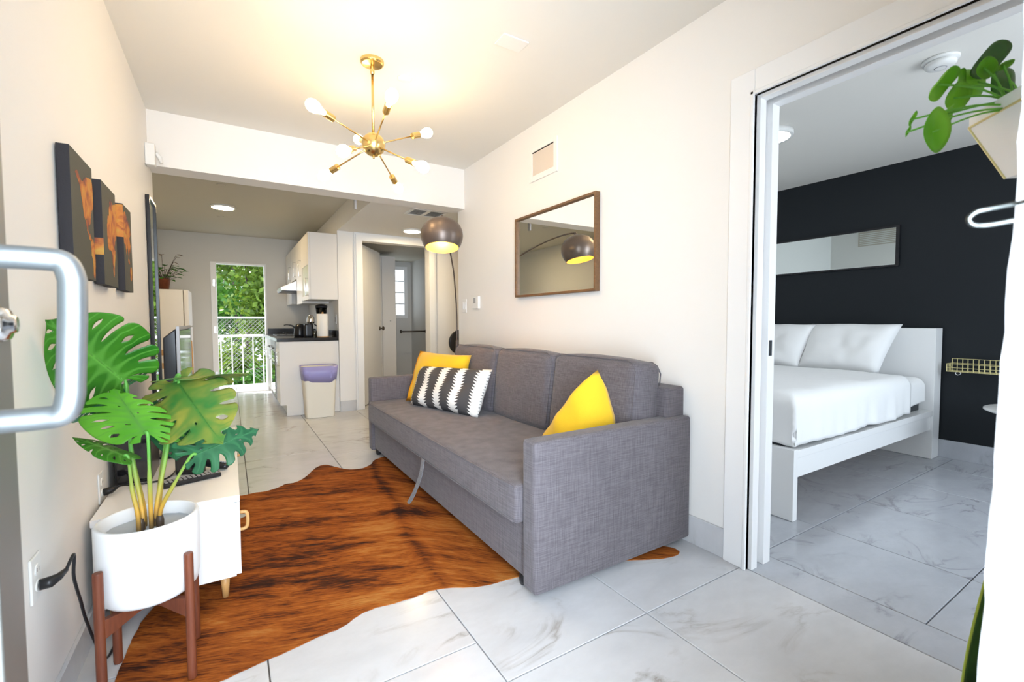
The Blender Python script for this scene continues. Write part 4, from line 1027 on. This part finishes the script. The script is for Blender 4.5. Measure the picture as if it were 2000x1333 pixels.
# wooden chair in the kitchen
t = thing('dining_chair', 'light wooden chair mostly hidden behind the television', 'chair', (-.50, 6.2, 0))
for x in (-.63, -.355):
    link('back_post', tube(NB(), [(x, 6.02, .003), (x, 6.0, .45), (x-.0, 5.97, .92)], [.014, .018, .013], 10), OAK, t, smooth=True)
    link('leg', tube(NB(), [(x, 6.42, .003), (x, 6.40, .43)], [.013, .018], 10), OAK, t, smooth=True)
link('seat', softbox(-.66, 5.98, .43, -.325, 6.43, .46, .012), OAK, t, smooth=True)
for z in (.80, .66): link('back_rail', B(-.63, 5.978 if z > .7 else 5.983, z-.03, -.355, 5.99 if z > .7 else 5.997, z+.03), OAK, t, bev=.003)

# ================================================================== HALL AND BATHROOM
t = thing('tall_cabinet', 'tall white double-door cabinet with two small knobs inside the bathroom', 'cabinet', (2.1, 7.3, 0))
link('body', B(1.865, 7.32, .002, 2.32, 7.75, 2.17), CAB, t, bev=.002)
for kk, x0 in enumerate((1.867, 2.094)):
    dd = link('door', B(x0, 7.30, .02, x0+.221, 7.319, 2.15), CAB, t, bev=.001)
    link('knob', lathe(NB(), [(0, 0), (.006, 0), (.006, .012), (.012, .018), (.008, .026), (0, .027)], (x0+(.19 if kk == 0 else .125), 7.30, 1.13), 14, M=Matrix.Rotation(PI/2, 3, 'X')), CHROME, dd, smooth=True)
t = thing('grab_bar', 'dark metal towel bar on the bathroom wall seen through the doorway', 'rail', (2.7, 8.3, .95))
link('bar', tube(NB(), [(2.50, 7.6, .945), (2.95, 7.6, .945)], .014, 12), STEELDARK, t, smooth=True)
link('flange', lathe(NB(), [(0, 0), (.032, 0), (.034, .012), (0, .02)], (2.50, 7.6, .945), 20, M=Matrix.Rotation(-PI/2, 3, 'Y')), STEELDARK, t, smooth=True)
link('wall_flange', lathe(NB(), [(0, 0), (.032, 0), (.034, .012), (0, .02)], (2.949, 7.6, .945), 20, M=Matrix.Rotation(-PI/2, 3, 'Y')), STEELDARK, t, smooth=True)
t = thing('stool', 'black round-backed stool mostly hidden behind the end of the right wall', 'stool', (2.50, 5.3, 0))
M = Matrix.Rotation(PI/2, 3, 'X')
link('back', lathe(NB(), [(0, -.012), (.15, -.012), (.165, -.004), (.165, .004), (.15, .012), (0, .012)], (2.575, 5.42, .845), 40, M=M), BLACKPL, t, smooth=True)
link('seat', lathe(NB(), [(0, .43), (.15, .43), (.16, .44), (.16, .455), (.15, .465), (0, .465)], (2.575, 5.26, 0), 32), BLACKPL, t, smooth=True)
for sx in (-1, 1):
    for sy in (-1, 1): link('leg', tube(NB(), [(2.575+sx*.15, 5.26+sy*.13, .003), (2.575+sx*.09, 5.26+sy*.08, .43)], .010, 8), BLACKPL, t, smooth=True)
link('back_support', tube(NB(), [(2.575, 5.39, .44), (2.575, 5.44, .70)], .012, 8), BLACKPL, t, smooth=True)

# ================================================================== BEDROOM
bed = thing('bed', 'white double bed frame with tall headboard against the black wall', 'bed', (3.75, 2.1, 0))
BY0, BY1 = 1.275, 2.98
link('headboard', B(4.755, BY0, .002, 4.90, BY1, 1.052), WHITE, bed, bev=.002)
link('footboard', B(2.62, BY0, .002, 2.665, BY1, .402), WHITE, bed, bev=.002)
for y0 in (BY0+.004, BY1-.034): link('side_rail', B(2.666, y0+.012, .235, 4.754, y0+.03+.004, .350), WHITE, bed, bev=.0015)
for y0, y1 in ((BY0, BY0+.09), (BY1-.09, BY1)): link('rail_top', B(2.666, y0+.002, .351, 4.754, y1, .395), WHITE, bed, bev=.002)
link('slat_base', B(2.68, BY0+.10, .30, 4.75, BY1-.10, .345), OAK, bed)
mt = link('mattress', softbox(2.69, BY0+.075, .346, 4.74, BY1-.075, .605, .05, .0), DARKFAB, org=(3.7, 2.1, .35), smooth=True); tag(mt, 'dark grey mattress showing at the head corner of the bed', 'mattress')
# top sheet / duvet draped over the mattress
def duvet(x0, x1, ztop, zb, y0, y1, off, seed, hem=.012, foot=True, wave=.010):
    bm = NB(); NX, NP = 64, 44
    rad = .07
    prof = []      # (y,z) across the bed, over the top and down both sides
    def add(y, z): prof.append((y, z))
    n1 = 12
    for k in range(n1): add(y0-off, zb + (ztop-rad-zb)*k/(n1-1))
    for k in range(1, 7): a = PI - (PI/2)*k/6; add(y0-off+rad+rad*math.cos(a), ztop-rad+rad*math.sin(a))
    for k in range(1, 14): add(y0-off+rad+(y1-y0+2*off-2*rad)*k/14, ztop)
    for k in range(0, 6): a = PI/2 - (PI/2)*k/6; add(y1+off-rad+rad*math.cos(a), ztop-rad+rad*math.sin(a))
    for k in range(n1): add(y1+off, ztop-rad-(ztop-rad-zb)*k/(n1-1))
    rows = []
    L = x1-x0
    # along the length: foot drop first
    path = []
    if foot:
        for k in range(10): path.append((x0-off, zb-ztop+rad + (ztop-rad-zb)*k/9 - rad, 1))
        for k in range(1, 6): a = PI-(PI/2)*k/6; path.append((x0-off+rad+rad*math.cos(a), -rad+rad*math.sin(a), 1))
    for k in range(NX): path.append((x0-off+rad+(x1-x0+off-rad)*k/(NX-1), 0, 0))
    cy = (y0+y1)/2
    for (x, dz, ft) in path:
        row = []
        for (y, z) in prof:
            zz = min(z, ztop+dz)
            p = Vector((x, y, zz))
            low = max(0, min(1, (ztop-rad-p.z)/(ztop-zb)))
            side = (abs(y-cy) > (y1-y0)/2-.02)
            if side: p.y += math.copysign(1, y-cy)*low*(wave*math.sin(x*17+seed+1.5*math.sin(x*5))+wave*.6*math.sin(x*41+seed))
            if ft: p.x -= low*(wave*1.6*math.sin(y*21+seed)+wave*.8*math.sin(y*47))
            if p.z < zb+.03: p.z += hem*math.sin(x*9+seed)*.6 if side else hem*math.sin(y*9)*.5
            p.z += noise.noise(Vector((x*2.5, y*2.5, seed)))*.010*(1 if not side else 0)
            p.z += .006*noise.noise(Vector((x*9, y*4, seed+4)))*(0 if side else 1)
            row.append(bm.verts.new(p))
        rows.append(row)
    for a, b in zip(rows, rows[1:]):
        for k in range(len(prof)-1):
            try: bm.faces.new((a[k], a[k+1], b[k+1], b[k]))
            except ValueError: pass
    bmesh.ops.remove_doubles(bm, verts=bm.verts, dist=.0002)
    return bm
o = link('fitted_sheet', duvet(4.20, 4.70, .655, .462, BY0+.055, BY1-.055, .015, 3, foot=False, wave=.004), SHEET, org=(4.4, 2.1, .6), smooth=True); o.modifiers.new('t', 'SOLIDIFY').thickness = .004
tag(o, 'white under-sheet on the head end of the bed below the pillows', 'sheet')
o = link('duvet', duvet(2.70, 4.32, .690, .412, BY0+.06, BY1-.06, .035, 1, wave=.010), SHEET, org=(3.5, 2.1, .6), smooth=True); md = o.modifiers.new('t', 'SOLIDIFY'); md.thickness = .012; md.offset = 1
tag(o, 'smooth white duvet covering the bed and hanging over its side', 'duvet')
P = link('bed_pillow', pillow((4.45, 2.16, .685), (4.45, 1.54, .685), (4.67, 1.46, 1.085), (4.67, 2.14, 1.085), .085, n=22, pinch=.04, seed=31, side=1), SHEET, org=(4.55, 1.8, .68), smooth=True)
tag(P, 'right-hand white pillow propped against the headboard', 'pillow')
P = link('bed_pillow', pillow((4.44, 2.82, .685), (4.42, 2.14, .685), (4.62, 2.08, 1.08), (4.66, 2.82, 1.08), .085, n=22, pinch=.04, seed=35, side=1), SHEET, org=(4.55, 2.5, .68), smooth=True)
tag(P, 'left-hand white pillow, cut off by the doorway trim', 'pillow')
t = thing('wall_mirror', 'long low dark-framed mirror on the black bedroom wall above the bed', 'mirror', (4.92, 2.3, 1.59))
y0, y1, z0, z1 = 1.575, 3.05, 1.585, 1.935
bm = NB(); w = .025
box(bm, 4.895, y0, z0, 4.918, y0+w, z1); box(bm, 4.895, y1-w, z0, 4.918, y1, z1); box(bm, 4.895, y0+w, z1-w+.01, 4.918, y1-w, z1); box(bm, 4.895, y0+w, z0, 4.918, y1-w, z0+w-.01)
link('frame', bm, BLACKPL, t); link('glass', B(4.905, y0+w, z0+w-.01, 4.91, y1-w, z1-w+.01), DARKMIRROR, t)
t = thing('wall_vent', 'beige air vent reflected in the long mirror of the bedroom', 'vent', (2.1, 2.6, 2.2))
link('frame', B(2.1005, 2.45, 2.17, 2.112, 2.95, 2.37), mat('vent_beige', (.55, .5, .42), .6), t, bev=.002)
bm = NB()
for k in range(7): box(bm, 2.1125, 2.47, 2.185+k*.025, 2.116, 2.93, 2.195+k*.025)
link('louvres', bm, WHITEPL, t)
# smoke detector
t = thing('smoke_detector', 'round white smoke detector on the bedroom ceiling', 'smoke detector', (3.16, .87, 2.47))
c_ = (3.165, .872, 0)
link('mounting_plate', lathe(NB(), [(0, 2.455), (.072, 2.455), (.075, 2.462), (.075, 2.4695), (0, 2.4695)], c_, 40), WHITEPL, t, smooth=True)
bd = link('body', lathe(NB(), [(0, 2.425), (.040, 2.426), (.058, 2.432), (.064, 2.440), (.064, 2.448), (.060, 2.4545), (0, 2.4545)], c_, 40), WHITEPL, t, smooth=True)
link('button', lathe(NB(), [(0, 2.4225), (.024, 2.4225), (.026, 2.4249), (.026, 2.4252)], c_, 30), GREYPL, bd)
link('button_face', lathe(NB(), [(0, 2.4215), (.021, 2.4217), (.022, 2.4224)], c_, 30), WHITEPL, bd)
# gold wire shelf
t = thing('wire_shelf', 'pale gold wire shelf fixed to the black bedroom wall beside the bed', 'shelf', (4.85, 1.0, .7))
bm = NB(); X0, X1, Y0, Y1 = 4.79, 4.917, .30, 1.215; z0, z1 = .715, .775; rw = .0024
for z in (z0, z0+.03, z1):
    tube(bm, [(X0, Y0, z), (X0, Y1, z)], rw, 5)
tube(bm, [(X1, Y0, z0), (X1, Y1, z0)], rw, 5); tube(bm, [(X1, Y0, z1+.035), (X1, Y1, z1+.035)], rw, 5); tube(bm, [(X1, Y0, z1), (X1, Y1, z1)], rw, 5)
for y in [Y0 + k*(Y1-Y0)/30 for k in range(31)]:
    tube(bm, [(X1, y, z1+.035), (X1, y, z0), (X0, y, z0), (X0, y, z1)], rw, 5)
for z in (z0, z0+.03, z1): tube(bm, [(X0, Y1, z), (X1, Y1, z)], rw, 5)
for x in (X0+.03, X0+.06, X0+.09):
    tube(bm, [(x, Y0, z0), (x, Y1, z0)], rw, 5); tube(bm, [(x, Y1, z0), (x, Y1, z1)], rw, 5)
link('basket', bm, GOLDWIRE, t)
link('hook', tube(NB(), smooth_path([(4.80, 1.16, .713), (4.80, 1.165, .70), (4.80, 1.15, .69), (4.80, 1.135, .70), (4.80, 1.14, .713)], 4), .003, 6), CHROME, t, smooth=True)
# white round table and chrome chair leg, cut off by the entrance wall
t = thing('side_table', 'white round table top with chrome legs at the right, cut off by the wall edge', 'table', (4.42, .62, 0))
link('table_top', lathe(NB(), [(0, .505), (.28, .505), (.30, .515), (.30, .525), (.29, .53), (0, .53)], (4.42, .62, 0), 56), WHITE, t, smooth=True)
for a in (.9, 2.9, 4.9):
    dx, dy = math.cos(a), math.sin(a)
    link('leg', tube(NB(), [(4.42+.10*dx, .62+.10*dy, .505), (4.42+.30*dx, .62+.30*dy, .012)], .009, 10), CHROME, t, smooth=True)

# ================================================================== ENTRANCE, CLOSE TO THE VIEWER
dl = thing('entrance_door', 'open metal-framed entrance door at the left edge with a large pull handle', 'door', (-.25, .05, 0))
DX = -.232
link('stile', B(DX-.045, .745, .012, DX, .815, 2.32), DARKMET, dl, bev=.003)
link('hinge_stile', B(DX-.045, .02, .012, DX, .10, 2.32), DARKMET, dl, bev=.003)
link('rail', B(DX-.044, .10, .012, DX-.001, .745, .22), DARKMET, dl, bev=.003); link('rail', B(DX-.044, .10, 2.20, DX-.001, .745, 2.32), DARKMET, dl, bev=.003)
link('glass', B(DX-.028, .10, .22, DX-.020, .745, 2.20), GLASS, dl)
HB = (-.142, .668)
pts = smooth_path([(DX, HB[1]+.0, 1.187), (HB[0]-.025, HB[1], 1.187), (HB[0]-.006, HB[1], 1.183), (HB[0], HB[1], 1.165)], 5) + smooth_path([(HB[0]-.001, HB[1], 1.13), (HB[0]-.004, HB[1]-.003, 1.06), (HB[0]-.005, HB[1]-.005, 1.04), (HB[0]-.011, HB[1]-.005, 1.023), (HB[0]-.030, HB[1]-.003, 1.019), (DX, HB[1], 1.019)], 5)
link('pull_handle', tube(NB(), pts, .0122, 24), ALU, dl, smooth=True)
link('lock_cylinder', lathe(NB(), [(0, 0), (.020, 0), (.021, .003), (.018, .010), (.011, .012), (.010, .016), (0, .016)], (DX, .775, 1.118), 28, M=Matrix.Rotation(PI/2, 3, 'Y')), CHROME, dl, smooth=True)
# right-hand jamb of the entrance: rough white render
bm = NB(); rows = []
rnd = random.Random(5)
STU = mat('rough_white_render', (.86, .87, .88), .9, bump=1.2, bscale=90)
for k in range(90):
    z = 2.35*k/89; yo = .1055 + max(-.0035, (1.1-z)*.022) - .098; row = []
    w1_, w2_ = rnd.uniform(-.0012, .0012), rnd.uniform(-.0012, .0012)
    for (x, y) in ((.5645, -.149), (.552, -.149), (.552, .02), (.552+w1_*.6, .090+w2_*.6+yo), (.556+w1_, .098+w2_+yo), (.5645, .099+yo)):
        row.append(bm.verts.new((x, y, z)))
    rows.append(row)
for a, b in zip(rows, rows[1:]):
    for k in range(5): bm.faces.new((a[k], a[k+1], b[k+1], b[k]))
    bm.faces.new((a[5], a[0], b[0], b[5]))
bm.faces.new(rows[0]); bm.faces.new(rows[-1][::-1])
struct('trim_5', bm, STU)
hk = thing('door_hook', 'chrome rod bent into a narrow loop, fixed to the white jamb at the right edge', 'hook', (.53, .08, 1.2))
pts = smooth_path([(.552, .030, 1.2095), (.5056, .0789, 1.2079), (.5029, .0923, 1.2068), (.4991, .1063, 1.2051), (.4959, .1118, 1.2038), (.4939, .1152, 1.2003), (.4945, .1159, 1.1974), (.4978, .1136, 1.1941), (.5045, .1071, 1.1937), (.5114, .0935, 1.1958), (.5206, .0808, 1.1979), (.552, .045, 1.200)], 6)
link('rod', tube(NB(), pts, .0016, 12), DARKCHROME, hk, smooth=True)
link('mounting_plate', B(.546, .015, 1.185, .5515, .06, 1.225), CHROME, hk, bev=.002)

# wall-hung faceted planter with round-leaved plant
hp = thing('hanging_planter', 'white faceted planter with gold edges hung beside the bedroom doorway', 'planter', (1.20, .20, 1.375))
HC = (1.200, .200); NF = 4
def hexr(rr, z, off=.0): return [Vector((HC[0]+rr*math.cos(2*PI*k/NF+off), HC[1]+rr*math.sin(2*PI*k/NF+off), z)) for k in range(NF)]
bm = NB(); o1 = hexr(.086, 1.483, PI/2); o2 = hexr(.086, 1.506, PI/2); o3 = hexr(.035, 1.375, PI/2); i2 = hexr(.079, 1.506, PI/2); i1 = hexr(.073, 1.488, PI/2)
R_ = [[bm.verts.new(p) for p in ring] for ring in (o3, o1, o2, i2, i1)]
for a, b in zip(R_, R_[1:]):
    for k in range(NF): bm.faces.new((a[k], a[(k+1) % NF], b[(k+1) % NF], b[k]))
bm.faces.new(R_[0][::-1])
link('bowl', bm, POTW, hp)
bm = NB()
for k in range(NF):
    tube(bm, [o1[k], o1[(k+1) % NF]], .0022, 6); tube(bm, [o1[k], o3[k]], .0022, 6)
link('gold_edging', bm, GOLDWIRE, hp)
bm = NB(); bm.faces.new([bm.verts.new(p) for p in hexr(.0735, 1.490, PI/2)]); link('potting_soil', bm, BARK, hp)
pp = thing('round_leaf_plant', 'bright green round-leaved plant trailing out of the faceted white planter', 'plant', (1.20, .21, 1.49))
def disc_leaf(c, A, Bx, seed=0):
    bm = NB(); uvl = bm.loops.layers.uv.verify(); c, A, Bx = Vector(c), Vector(A), Vector(Bx); rings = []; N = A.cross(Bx).normalized()*A.length
    if N.z < 0: N = -N
    for i in range(6):
        q = i/5; row = []
        for k in range(28):
            a = 2*PI*k/28
            p = A*q*math.cos(a) + Bx*q*math.sin(a) + N*(-.22*q*q + .05*math.sin(a*3+seed)*q)
            row.append(bm.verts.new(c + p))
        rings.append(row)
    for i in range(5):
        for k in range(28):
            fc = bm.faces.new((rings[i][k], rings[i][(k+1) % 28], rings[i+1][(k+1) % 28], rings[i+1][k]))
            for lp, u_ in zip(fc.loops, (i, i, i+1, i+1)): lp[uvl].uv = (u_*.1+.04, .5)
    bmesh.ops.remove_doubles(bm, verts=bm.verts, dist=.00001)
    return bm
DL = [((1.199, 0.269, 1.603), (0.0379, -0.011, 0.0155), (0.0174, 0.0119, -0.017)),
((1.155, 0.259, 1.571), (0.0238, -0.0032, -0.0023), (0.005, 0.0082, -0.0096)),
((1.200, 0.244, 1.581), (0.0119, -0.0071, 0.0055), (0.0033, 0.0036, -0.0048)),
((1.202, 0.277, 1.568), (0.0332, -0.0085, 0.0071), (0.0027, -0.0028, -0.023)),
((1.297, 0.254, 1.585), (0.0334, -0.0084, 0.0114), (0.0028, -0.0029, -0.0238)),
((1.071, 0.298, 1.537), (0.0311, -0.0065, 0.0211), (0.0137, 0.0085, -0.0133)),
((1.135, 0.293, 1.527), (0.0293, -0.0062, 0.0051), (0.008, 0.0058, -0.0192)),
((1.021, 0.289, 1.440), (0.0225, -0.0032, -0.0179), (-0.0124, 0.0065, -0.0243)),
((0.984, 0.312, 1.440), (0.0039, -0.002, 0.0078), (0.005, 0.0015, -0.0019)),
((1.016, 0.317, 1.470), (0.0056, -0.0029, 0.0107), (0.0051, 0.0014, -0.0029)),
((1.157, 0.292, 1.555), (0.018, 0.0003, -0.0062), (-0.0038, 0.0013, -0.0208)),
((1.107, 0.297, 1.492), (0.0279, 0.0063, 0.0028), (0.0082, 0.0062, -0.0097))]
for k, (c, A_, B_) in enumerate(DL):
    lf = link('leaf', disc_leaf(c, Vector(A_)*1.2, Vector(B_)*1.2, k), LEAF_D2 if k in (0, 4) else LEAF_P, pp, smooth=True); lf.modifiers.new('t', 'SOLIDIFY').thickness = .0008
    c = Vector(c); b0 = Vector((1.205+.003*(k % 4), .235-.004*k, 1.491))
    link('stem', tube(NB(), smooth_path([b0, b0.lerp(c, .5)+Vector((0, 0, .012)), c-Vector((0, 0, .002))], 5), .0017, 6), LEAF_P, lf, smooth=True)

# broad-leaved plant on the floor by the bedroom doorway
fp = thing('potted_plant', 'dark green sword-leaved plant at the lower right corner, mostly hidden by the white jamb', 'plant', (1.50, .245, 0))
link('pot', lathe(NB(), [(0, .001), (.10, .001), (.12, .10), (.122, .104), (.117, .108), (.112, .10), (0, .095)], (1.47, .24, 0), 32), POTW, fp, smooth=True)
SW = leafmat('sword_leaf_dark', (.012, .05, .01), (.03, .10, .015), (.05, .12, .02), .05); EDG = mat('leaf_margin_yellow_green', (.30, .38, .04), .5)
for k, (dx, dy, h, w, lean) in enumerate(((-.285, -.030, .42, .070, (.055, .0)), (-.09, -.04, .36, .045, (.03, .02)), (-.04, -.06, .36, .045, (.06, -.01)), (-.10, -.08, .30, .045, (.0, -.02)))):
    bm = NB(); uvl = bm.loops.layers.uv.verify(); bmE = NB(); rows = []; rl = []
    p0 = Vector((1.63+dx, .30+dy, .096)); h += .09; sd = Vector((.53*1, .85, 0)) if k % 2 == 0 else Vector((.8, -.5, 0)); sd = Vector((.85, -.53, 0)) if k == 0 else sd.normalized()
    for i in range(13):
        q = i/12; ww = w*(.55+.75*math.sin(PI*min(1, q*.9+.05)))*(1-q**4)+.001; tw = .5*q if k else 0
        c_ = p0 + Vector((lean[0]*q*q, lean[1]*q*q, h*q))
        s2 = Vector((sd.x*math.cos(tw)-sd.y*math.sin(tw), sd.x*math.sin(tw)+sd.y*math.cos(tw), 0)); nn = s2.cross(Vector((0, 0, 1)))
        rows.append([bm.verts.new(c_+s2*ww*e+nn*(e*e*ww*.5)) for e in (-1, -.5, 0, .5, 1)]); rl.append((c_-s2*ww+nn*ww*.5, c_+s2*ww+nn*ww*.5))
    for a, b in zip(rows, rows[1:]):
        for j in range(4):
            fc = bm.faces.new((a[j], a[j+1], b[j+1], b[j]))
            for lp in fc.loops: lp[uvl].uv = (.3, .5)
    lf = link('leaf', bm, SW, fp, smooth=True); lf.modifiers.new('t', 'SOLIDIFY').thickness = .002
    for e in (0, 1): tube(bmE, [x[e] for x in rl], .0022, 6)
    link('leaf_margin', bmE, EDG, lf, smooth=True)

# ================================================================== OUTSIDE THE BALCONY DOOR
t = thing('balcony_railing', 'white metal balcony railing with vertical bars outside the open back door', 'railing', (.2, 9.0, 0))
link('top_rail', B(-2.5, 8.98, .865, 3.0, 9.02, .905), TRIM, t, bev=.003)
link('bottom_rail', B(-2.5, 8.985, .02, 3.0, 9.015, .05), TRIM, t, bev=.002)
for k in range(-11, 20):
    x = .03 + k*.155
    if -.9 < x < 1.4: link('baluster', B(x-.009, 8.991, .051, x+.009, 9.009, .864), TRIM, t)
for x in (-2.45, -1.2, 1.6, 2.9): link('post', B(x-.02, 8.98, -.02, x+.02, 9.02, .864), TRIM, t)
cf = thing('chain_link_fence', 'grey chain-link fence with a top rail behind the balcony railing', 'fence', (.2, 10.6, -3))
link('top_rail', tube(NB(), [(-4, 10.6, 1.205), (5, 10.6, 1.205)], .02, 10), mat('galvanised_steel', (.55, .58, .58), .5, .5), cf, smooth=True)
for x in (-3.8, -1.4, 2.2, 4.6): link('post', tube(NB(), [(x, 10.6, -3), (x, 10.6, 1.2)], .025, 8), DARKMET, cf, smooth=True)
bm = NB(); st = .075
for k in range(26):
    x = -.75 + k*st
    for s in (-1, 1): tube(bm, [(x, 10.6+s*.003, 1.195), (x+s*1.3, 10.6+s*.003, -.105)], .0035, 4, cap=False)
w_ = link('chain_link_mesh', bm, DARKMET, cf); w_['kind'] = 'stuff'
def tree(label, x, y, z0, h, cr, cz, nl, m, seed, lsz=.10, group='garden trees behind the balcony'):
    rnd = random.Random(seed)
    t = thing('garden_tree', label, 'tree', (x, y, z0), group)
    bm = NB(); tp = smooth_path([(x, y, z0), (x+rnd.uniform(-.2, .2), y, z0+h*.35), (x+rnd.uniform(-.3, .3), y+.1, z0+h*.7), (x+rnd.uniform(-.3, .3), y, z0+h)], 5)
    tube(bm, tp, [max(.02, .13*(1-.8*k/len(tp))) for k in range(len(tp))], 10)
    link('trunk', bm, BARK, t, smooth=True)
    bm = NB(); cl = []
    for k in range(16):
        a = rnd.uniform(0, 2*PI); st_ = Vector(tp[rnd.randint(5, len(tp)-2)]); L = cr*rnd.uniform(.6, 1.05)
        en = st_ + Vector((math.cos(a)*L, math.sin(a)*L*.8, rnd.uniform(-.35, .8)*cr)); md_ = st_.lerp(en, .5) + Vector((0, 0, .15))
        tube(bm, smooth_path([st_, md_, en], 4), [.045, .04, .035, .03, .025, .02, .015, .012, .008], 6)
        for q in (.4, .6, .8, 1.0): cl.append(st_.lerp(en, q))
    link('branches', bm, BARK, t, smooth=True)
    me = []; bm = NB(); uvl = bm.loops.layers.uv.new('UVMap')
    for k in range(nl):
        c_ = cl[rnd.randrange(len(cl))] + Vector((rnd.gauss(0, .30), rnd.gauss(0, .28), rnd.gauss(0, .26)))*cr*.6
        d = Vector((rnd.uniform(-1, 1), rnd.uniform(-1, 1), rnd.uniform(-.9, .3))).normalized(); s2, t2 = frame_of(d); ang = rnd.uniform(0, PI); s2 = s2*math.cos(ang)+t2*math.sin(ang)
        L = lsz*rnd.uniform(.6, 1.3); w = L*.32; n2 = d.cross(s2)
        vs = [bm.verts.new(p) for p in (c_, c_+d*L*.5+s2*w, c_+d*L, c_+d*L*.5-s2*w)]
        fc = bm.faces.new(vs)
        for lp in fc.loops: lp[uvl].uv = (.3, .5)
    me_ = link('foliage', bm, m, t)
tree('bright sunlit tree whose crown fills the upper part of the balcony door', .45, 13.9, -3, 6.3, 1.7, 2, 9000, LEAF_T, 3, .16)
tree('low dark bush in the garden right below the balcony railing', .0, 11.75, -3, 2.9, .62, 1, 4200, LEAF_T2, 33, .11)
tree('distant tall tree closing the view behind the pale shed', .3, 22.5, -3, 10, 3.2, 2, 9000, LEAF_T2, 41, .30)
o = link('garden_shed', prism(NB(), [(-3, -3), (2.6, -3), (2.6, -.6), (-.2, .2), (-3, -.6)], 1, 16.4, 17.4), mat('pale_blue_grey_siding', (.5, .58, .66), .7), org=(0, 16.9, -3)); tag(o, 'pale blue-grey garden building glimpsed between the trees and the railing bars', 'shed')
